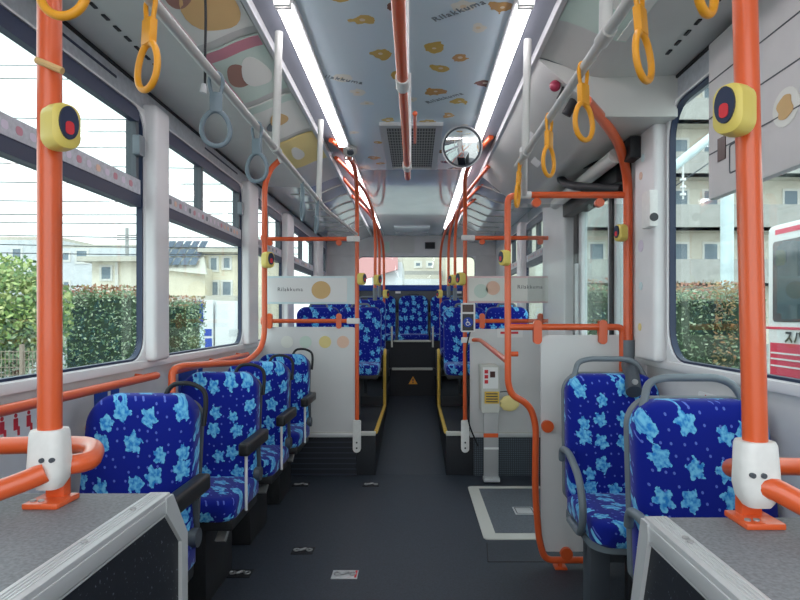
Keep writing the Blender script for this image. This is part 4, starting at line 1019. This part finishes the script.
def hedge(px0, px1, ptop, Y, dep, label, n=2600, red=True, brown=False, ls=.06, name='hedge'):
    x0, x1 = (px0-CX)/F*Y, (px1-CX)/F*Y; zt = H-(ptop-CY)/F*Y
    t = thing(name, ((x0+x1)/2, Y+dep/2, GZ), label, 'hedge')
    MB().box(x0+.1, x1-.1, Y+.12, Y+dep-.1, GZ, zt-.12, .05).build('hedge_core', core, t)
    c = ((x0+x1)/2, Y+dep/2, (zt+GZ)/2); s = ((x1-x0)/2, dep/2, (zt-GZ)/2)
    leaves('foliage', c, s, int(n*2.2), FG, ls*.66, t)
    if red: leaves('red_tips', (c[0], c[1], zt+.03), (s[0], s[1], .12), n//5, FR, ls*.7, t)
    if brown: leaves('brown_leaves', ((px0*.38+px1*.62-CX)/F*Y, Y-.02, .8), (.13, .06, .9), 420, FB, ls*.7, t)
hedge(58, 141, 292, 12, 1.2, 'clipped green hedge with red tips outside the first left window', 3600)
hedge(146, 190, 302, 13.4, 1.0, 'narrow green hedge beside the drink machines outside', 1600)
hedge(655, 766, 292, 8, 1.0, 'green hedge with brown stretch outside the front right window', 4200, True, True, .05)
hedge(575, 632, 286, 12, 1.0, 'green hedge seen through the middle door', 1500)
t = thing('street_tree', P(10, 420, 10), 'leafy yellow green tree outside at the far left', 'tree'); t.location.z = GZ
p = P(0, 300, 10); leaves('crown', (p.x, 10, 1.35), (1.15, .8, .95), 7000, FY, .055, t, 'ball'); leaves('lower_leaves', (p.x, 10, .9), (1.05, .7, .7), 4500, FG, .055, t, 'ball')
MB().tube([(p.x+.3, 10, GZ), (p.x+.25, 10, .5), (p.x+.1, 10, 1.2)], [.07, .03], 0, 8).build('trunk', M_('tree_bark', (96, 76, 62), .9), t)
# mesh fence
t = thing('wire_fence', P(16, 400, 8.8), 'low wire fence with brown post below the left tree', 'fence'); t.location.z = GZ
fm = M_('fence_steel', (150, 132, 118), .6)
x0, x1 = P(-30, 0, 8.8).x, P(60, 0, 8.8).x
for x in (P(22, 0, 8.8).x, x0, x1): MB().tube([(x, 8.8, GZ), (x, 8.8, .82)], .035, 0, 8).build('post', fm, t)
b = MB()
for k in range(9): b.tube([(x0, 8.8, GZ+.1+k*.12), (x1, 8.8, GZ+.1+k*.12)], .006, 0, 4)
for k in range(24): b.tube([(x0+(x1-x0)*k/23, 8.8, GZ), (x0+(x1-x0)*k/23, 8.8, .72)], .005, 0, 4)
b.build('wire_panel', fm, t)
# buildings on the left
MW = {k: M_(k, c, .7, var=.03, scale=2) for k, c in dict(white_render=(206, 208, 212), beige_render=(222, 214, 198), cream_siding=(224, 214, 192), roof_edge=(196, 190, 178), window_dark=(120, 134, 146), frame_pale=(216, 214, 210), tile_beige=(206, 199, 186), balcony_grey=(166, 164, 160), solar_blue=(84, 96, 112)).items()}
def bwin(t, wl, px0, px1, py0, py1, Y, d=.06):
    a, e = P(px0, py0, Y), P(px1, py1, Y); f = .07*Y/20
    w = MB(); w.ring([(a.x, e.z), (e.x, e.z), (e.x, a.z), (a.x, a.z)], [(a.x+f, e.z+f), (e.x-f, e.z+f), (e.x-f, a.z-f), (a.x+f, a.z-f)], fxz(Y), -.05, d); w = w.build('window', MW['frame_pale'], t)
    MB().box(a.x+f, e.x-f, Y-.03, Y-.01, e.z+f, a.z-f).build('pane', MW['window_dark'], w)
def bld(name, px0, px1, ptop, Y, dep, mat, label, roof=None, rd=0):
    a, e = P(px0, ptop, Y), P(px1, ptop, Y)
    t = thing(name, ((a.x+e.x)/2, Y+dep/2, GZ), label, 'building')
    MB().box(a.x, e.x, Y, Y+dep, GZ, a.z).build('wall', MW[mat], t)
    MB().box(a.x-rd, e.x+rd, Y-rd, Y+dep+rd, a.z, a.z+.25).build('roof', MW[roof or 'roof_edge'], t)
    return t
t = bld('white_house', -30, 60, 240, 46, 8, 'white_render', 'white flat roofed building far outside at the left edge'); bwin(t, None, 11, 23, 247, 259, 46)
t = bld('white_house', 56, 136, 248, 44, 8, 'white_render', 'white building with grey windows left of the utility pole')
for x0, x1, y0, y1 in ((61, 71, 251, 262), (75, 89, 249, 264), (62, 71, 280, 290)): bwin(t, None, x0, x1, y0, y1, 44)
t = bld('beige_house', 92, 170, 262, 30, 6, 'beige_render', 'low beige house with projecting flat roof outside', rd=.5)
bwin(t, None, 100, 113, 265, 281, 30); MB().box(P(116, 0, 30).x, P(119, 0, 30).x, 29.9, 30, GZ, P(0, 262, 30).z).build('white_pilaster', MW['frame_pale'], t)
t = thing('solar_house', P(205, 330, 26), 'cream two storey house with solar panels on its roof', 'building'); t.location.z = GZ
a, e = P(150, 268, 26), P(205, 268, 26); MB().box(a.x, e.x, 26, 33, GZ, a.z).build('wall', MW['cream_siding'], t)
MB().prism([(a.x-.3, P(0, 268, 26).z), (e.x+.2, P(0, 275, 26).z), (e.x-.6, P(0, 244, 26).z), (a.x+.2, P(0, 236, 26).z)], lambda u, v, w: V((u, 26+w*3+(v-P(0, 268, 26).z)*1.2, v)), 0, .06).build('roof', MW['roof_edge'], t)
for k in range(5):
    for j in range(3):
        o_ = lambda f, g: V((a.x+.25+f*1.9, 25.9+g*1.7, P(0, 265, 26).z+g*1.35))
        f0, g0 = k/5, j/3; MB().quad(o_(f0, g0), o_(f0+.17, g0), o_(f0+.17, g0+.28), o_(f0, g0+.28)).build('solar_panel', MW['solar_blue'], t)
a2, e2 = P(205, 258, 27), P(262, 258, 27); MB().box(a2.x, e2.x, 27, 33, GZ, P(0, 253, 27).z).build('wing_wall', MW['cream_siding'], t)
MB().box(a2.x-.2, e2.x+.3, 26.6, 33.3, P(0, 253, 27).z, P(0, 249, 27).z).build('wing_roof', MW['roof_edge'], t)
for x0, x1, y0, y1 in ((209, 219, 256, 272), (222, 232, 256, 270), (209, 220, 280, 297), (221, 233, 280, 297)): bwin(t, None, x0, x1, y0, y1, 27)
MB().box(P(170, 0, 25.9).x, P(250, 0, 25.9).x, 25.6, 26.2, P(0, 303, 26).z, P(0, 296, 26).z).build('balcony', MW['roof_edge'], t)
# drink machines
def vend(px0, px1, Y, ptop, label, col):
    a, e = P(px0, ptop, Y), P(px1, 0, Y); t = thing('drink_machine', ((a.x+e.x)/2, Y, GZ), label, 'drink machine', 'drink machines outside the second left window')
    MB().box(a.x, e.x, Y, Y+.7, GZ, a.z, .02).build('cabinet', 'swhite', t); w = e.x-a.x; h = a.z-GZ
    MB().box(a.x+.02, a.x+w*(.5 if col == 'sblue' else .04), Y-.02, Y, a.z-h*.42, a.z-.03).build('front_panel', col, t)
    MB().box(a.x+w*.56, e.x-.05, Y-.02, Y, a.z-h*.62, a.z-h*.5).build('coin_panel', 'sblue' if col == 'sblue' else 'alu', t)
    if col == 'sblue':
        MB().disc((a.x+w*.27, Y-.025, a.z-h*.28), (0, 1, 0), .1, .02).build('round_emblem', 'yellow', t)
        MB().box(a.x+.03, a.x+w*.55, Y-.015, Y, GZ+.15, a.z-h*.46).build('chequer_panel', 'lpaper', t)
        MB().box(a.x+w*.6, e.x-.04, Y-.015, Y, GZ+.3, a.z-h*.66).build('blue_panel', 'sblue', t)
vend(193.5, 213, 22, 300, 'white and blue drink machine beside the narrow hedge outside', 'sblue')
vend(215, 240, 22.0, 301, 'plain white drink machine, right of the blue one outside', 'alu')
# utility pole and wires
cm = M_('concrete_pole', (150, 150, 150), .8); wm = M_('wire_black', (66, 72, 78), .6)
t = thing('utility_pole', P(127, 316, 36), 'grey utility pole with cross arms beyond the beige house', 'utility pole'); t.location.z = GZ
p = P(127, 228, 36); MB().tube([(p.x, 36, GZ), p], .11, 0, 8).build('pole_shaft', cm, t)
for y in (236, 240, 257): MB().box(p.x-.6, p.x+.6, 35.9, 36.05, P(0, y, 36).z, P(0, y-1.2, 36).z).build('cross_arm', cm, t)
wires = [(65, 63), (78, 78), (117, 119), (131, 130), (146, 147), (161, 170), (181, 184), (200, 201), (214, 213), (222, 222), (234, 238), (243, 248), (252, 254)]
for i, (y0, y1) in enumerate(wires):
    Y = 18; a, e = P(-60, y0, Y), P(300, y1, Y); m_ = (a+e)/2-V((0, 0, .05))
    tag(MB().tube([a, m_, e], .016, 1.5, 5).build('overhead_wire', wm), 'thin grey overhead wire crossing the sky outside the left windows', 'wire', 'overhead wires in the left sky')
# apartment block on the right
t = thing('apartment_block', (16, 33, GZ), 'beige apartment block with grey balconies outside at right', 'building')
YB = 33
a, e = P(480, 60, YB), P(980, 60, YB); MB().box(a.x, e.x, YB, YB+10, GZ, P(0, -40, YB).z).build('wall', MW['tile_beige'], t)
for y0, y1 in ((53, 77), (105, 129), (157, 181), (208, 233), (261, 287)):
    MB().box(P(560, 0, YB).x, P(719, 0, YB).x, YB-1.1, YB-.9, P(0, y1, YB).z, P(0, y0, YB).z).build('balcony', MW['balcony_grey'], t)
    MB().box(P(722, 0, YB).x, P(900, 0, YB).x, YB-1.1, YB-.9, P(0, y1, YB).z, P(0, y0, YB).z).build('balcony', MW['balcony_grey'], t)
    MB().box(P(560, 0, YB).x, P(900, 0, YB).x, YB-1.1, YB, P(0, y1, YB).z, P(0, y1-3, YB).z).build('balcony_floor', MW['roof_edge'], t)
    for px in (588, 628, 672, 702, 742, 782): bwin(t, None, px, px+17, y0-19, y0+4, YB)
# railway mast
lm = M_('pale_steel_mast', (206, 222, 226), .5, var=.05, scale=3)
t = thing('steel_mast', P(727, 330, 11), 'pale steel mast with slanting arm outside the front right window', 'mast'); t.location.z = GZ
p = P(727, 0, 11); MB().tube([(p.x, 11, GZ), (p.x, 11, 8)], .115, 0, 14).build('mast_shaft', lm, t)
MB().tube([P(655, 182, 11), P(720, 130, 11), P(728, 122, 11)], .085, 0, 12).build('slant_arm', lm, t)
q = P(683, 165, 11); MB().tube([q, q-V((0, 0, .65))], .02, 0, 8).build('insulator_rod', 'swhite', t)
for k in range(3): MB().disc(q-V((0, 0, .28+k*.14)), (0, 0, 1), .055, .04).build('insulator_bell', 'swhite', t)
MB().tube([P(655, 200, 11), P(728, 150, 11)], .012, 0, 6).build('stay_wire', wm, t)
# the other bus
BX, BY0, BY1 = 5.8, 1.5, 9.55
zz = lambda py, px=785: H-(py-CY)/F*(BX*F/(px-CX))
t = thing('parked_bus', (BX+1.2, 5.5, GZ), 'white and red bus parked outside at the right edge', 'bus')
body = MB(); body.box(BX, BX+2.45, BY0, BY1, GZ+.3, zz(222), .12, 4); body.build('body', 'swhite', t)
redm = M_('bus_red', (214, 52, 86), .35, coat=.4); 
MB().box(BX-.006, BX+.05, BY0+.1, BY1-.12, GZ+.32, zz(343.5)).build('lower_panel', redm, t)
MB().box(BX-.012, BX+.05, BY0+.1, BY1-.02, zz(329.5), zz(327)).build('thin_stripe', redm, t)
MB().box(BX-.006, BX+.05, BY0+.1, BY1-.25, zz(233), zz(228)).build('roof_stripe', redm, t)
for py in (353, 359, 366): MB().box(BX-.012, BX+.05, BY0+.1, BY1-.14, zz(py+1.6), zz(py)).build('pale_stripe', 'swhite', t)
ws = MB(); ws.prism(rrect(BY1-BY0-.28, zz(240)-zz(322), .06, 4, (BY1+BY0-.06)/2-.02, (zz(240)+zz(322))/2), fyz(BX, -1), -.02, .008); ws = ws.build('window_band', M_('bus_glass', (70, 84, 92), .08, coat=.5), t)
for y in (8.62, 7.3, 6.0): MB().box(BX-.014, BX, y-.04, y+.04, zz(322), zz(240)).build('window_post', 'black', ws)
text_mesh('lettering', 'スパ', .21, 'black', t, lambda u, v, w: V((BX-.02-w, 9.05-u, zz(337.5)+v)), align='LEFT', bold=.009)
for y in (3.2, 8.0): MB().disc((BX+.08, y, GZ+.48), (1, 0, 0), .48, .25, 24).build('wheel', 'black', t)
# behind the bus: buildings seen through the rear window
t = bld('rear_house', 372, 402, 262, 26, 6, 'white_render', 'pale house with pink roof seen through the rear window'); 
MB().prism([(P(355, 0, 26).x, P(0, 283, 26).z), (P(398, 0, 26).x, P(0, 270, 26).z), (P(398, 0, 26).x, P(0, 258, 26).z), (P(355, 0, 26).x, P(0, 258, 26).z)], fxz(25.9), 0, .3).build('roof_slope', M_('pink_roof', (206, 150, 150), .7), t)
t = bld('rear_apartment', 402, 450, 225, 40, 8, 'tile_beige', 'beige apartment building seen through the rear window')
for px in (414, 426): bwin(t, None, px, px+8, 261, 268, 40)
MB().box(P(400, 0, 40).x, P(442, 0, 40).x, 39, 40, P(0, 277, 40).z, P(0, 272, 40).z).build('balcony', MW['balcony_grey'], t)
t = bld('rear_shop', 400, 440, 279, 34, 3, 'white_render', 'low white shop front seen through the rear window')
t = bld('rear_tower', 452, 480, 225, 30, 6, 'cream_siding', 'cream building behind the right half of the rear window')

# ================================================================== LIGHT, CAMERA
w = bpy.data.worlds.new('World'); sc.world = w; w.use_nodes = True
nt = w.node_tree; bg = nt.nodes['Background']
tc = nt.nodes.new('ShaderNodeTexCoord'); s = nt.nodes.new('ShaderNodeSeparateXYZ'); nt.links.new(tc.outputs['Generated'], s.inputs[0])
rp = nt.nodes.new('ShaderNodeValToRGB'); e = rp.color_ramp.elements
e[0].position = 0; e[0].color = (.55, .56, .56, 1); e[1].position = 1; e[1].color = (.80, .92, .98, 1)
x = e.new(.5); x.color = (.98, 1.0, 1.0, 1); x = e.new(.62); x.color = (.93, .99, 1.0, 1)
k = NT(nt); nt.links.new(k.m('ADD', k.m('MULTIPLY', s.outputs[2], .5), .5), rp.inputs['Fac'])
nt.links.new(rp.outputs['Color'], bg.inputs[0]); bg.inputs[1].default_value = 2.05
sl = bpy.data.lights.new('overcast_sun', 'SUN'); sl.energy = 1.2; sl.angle = .6; so = bpy.data.objects.new('overcast_sun', sl); so.rotation_euler = (math.radians(35), math.radians(-12), 0); COL.objects.link(so)
cam = bpy.data.cameras.new('Camera'); co = bpy.data.objects.new('Camera', cam); COL.objects.link(co)
co.location = (0, 0, H); co.rotation_euler = (PI/2, 0, 0)
cam.sensor_width = 36; cam.lens = F/800*36; cam.shift_x = -(CX-400)/800; cam.shift_y = (CY-300)/800; cam.clip_start = .05; cam.clip_end = 500
sc.camera = co
sc.view_settings.view_transform = 'Standard'; sc.view_settings.look = 'None'; sc.view_settings.gamma = 1; sc.view_settings.use_curve_mapping = False
sc.view_settings.exposure = 0.38
sc.cycles.use_denoising = True; sc.cycles.max_bounces = 8; sc.cycles.transparent_max_bounces = 16
sc.cycles.sample_clamp_indirect = 6
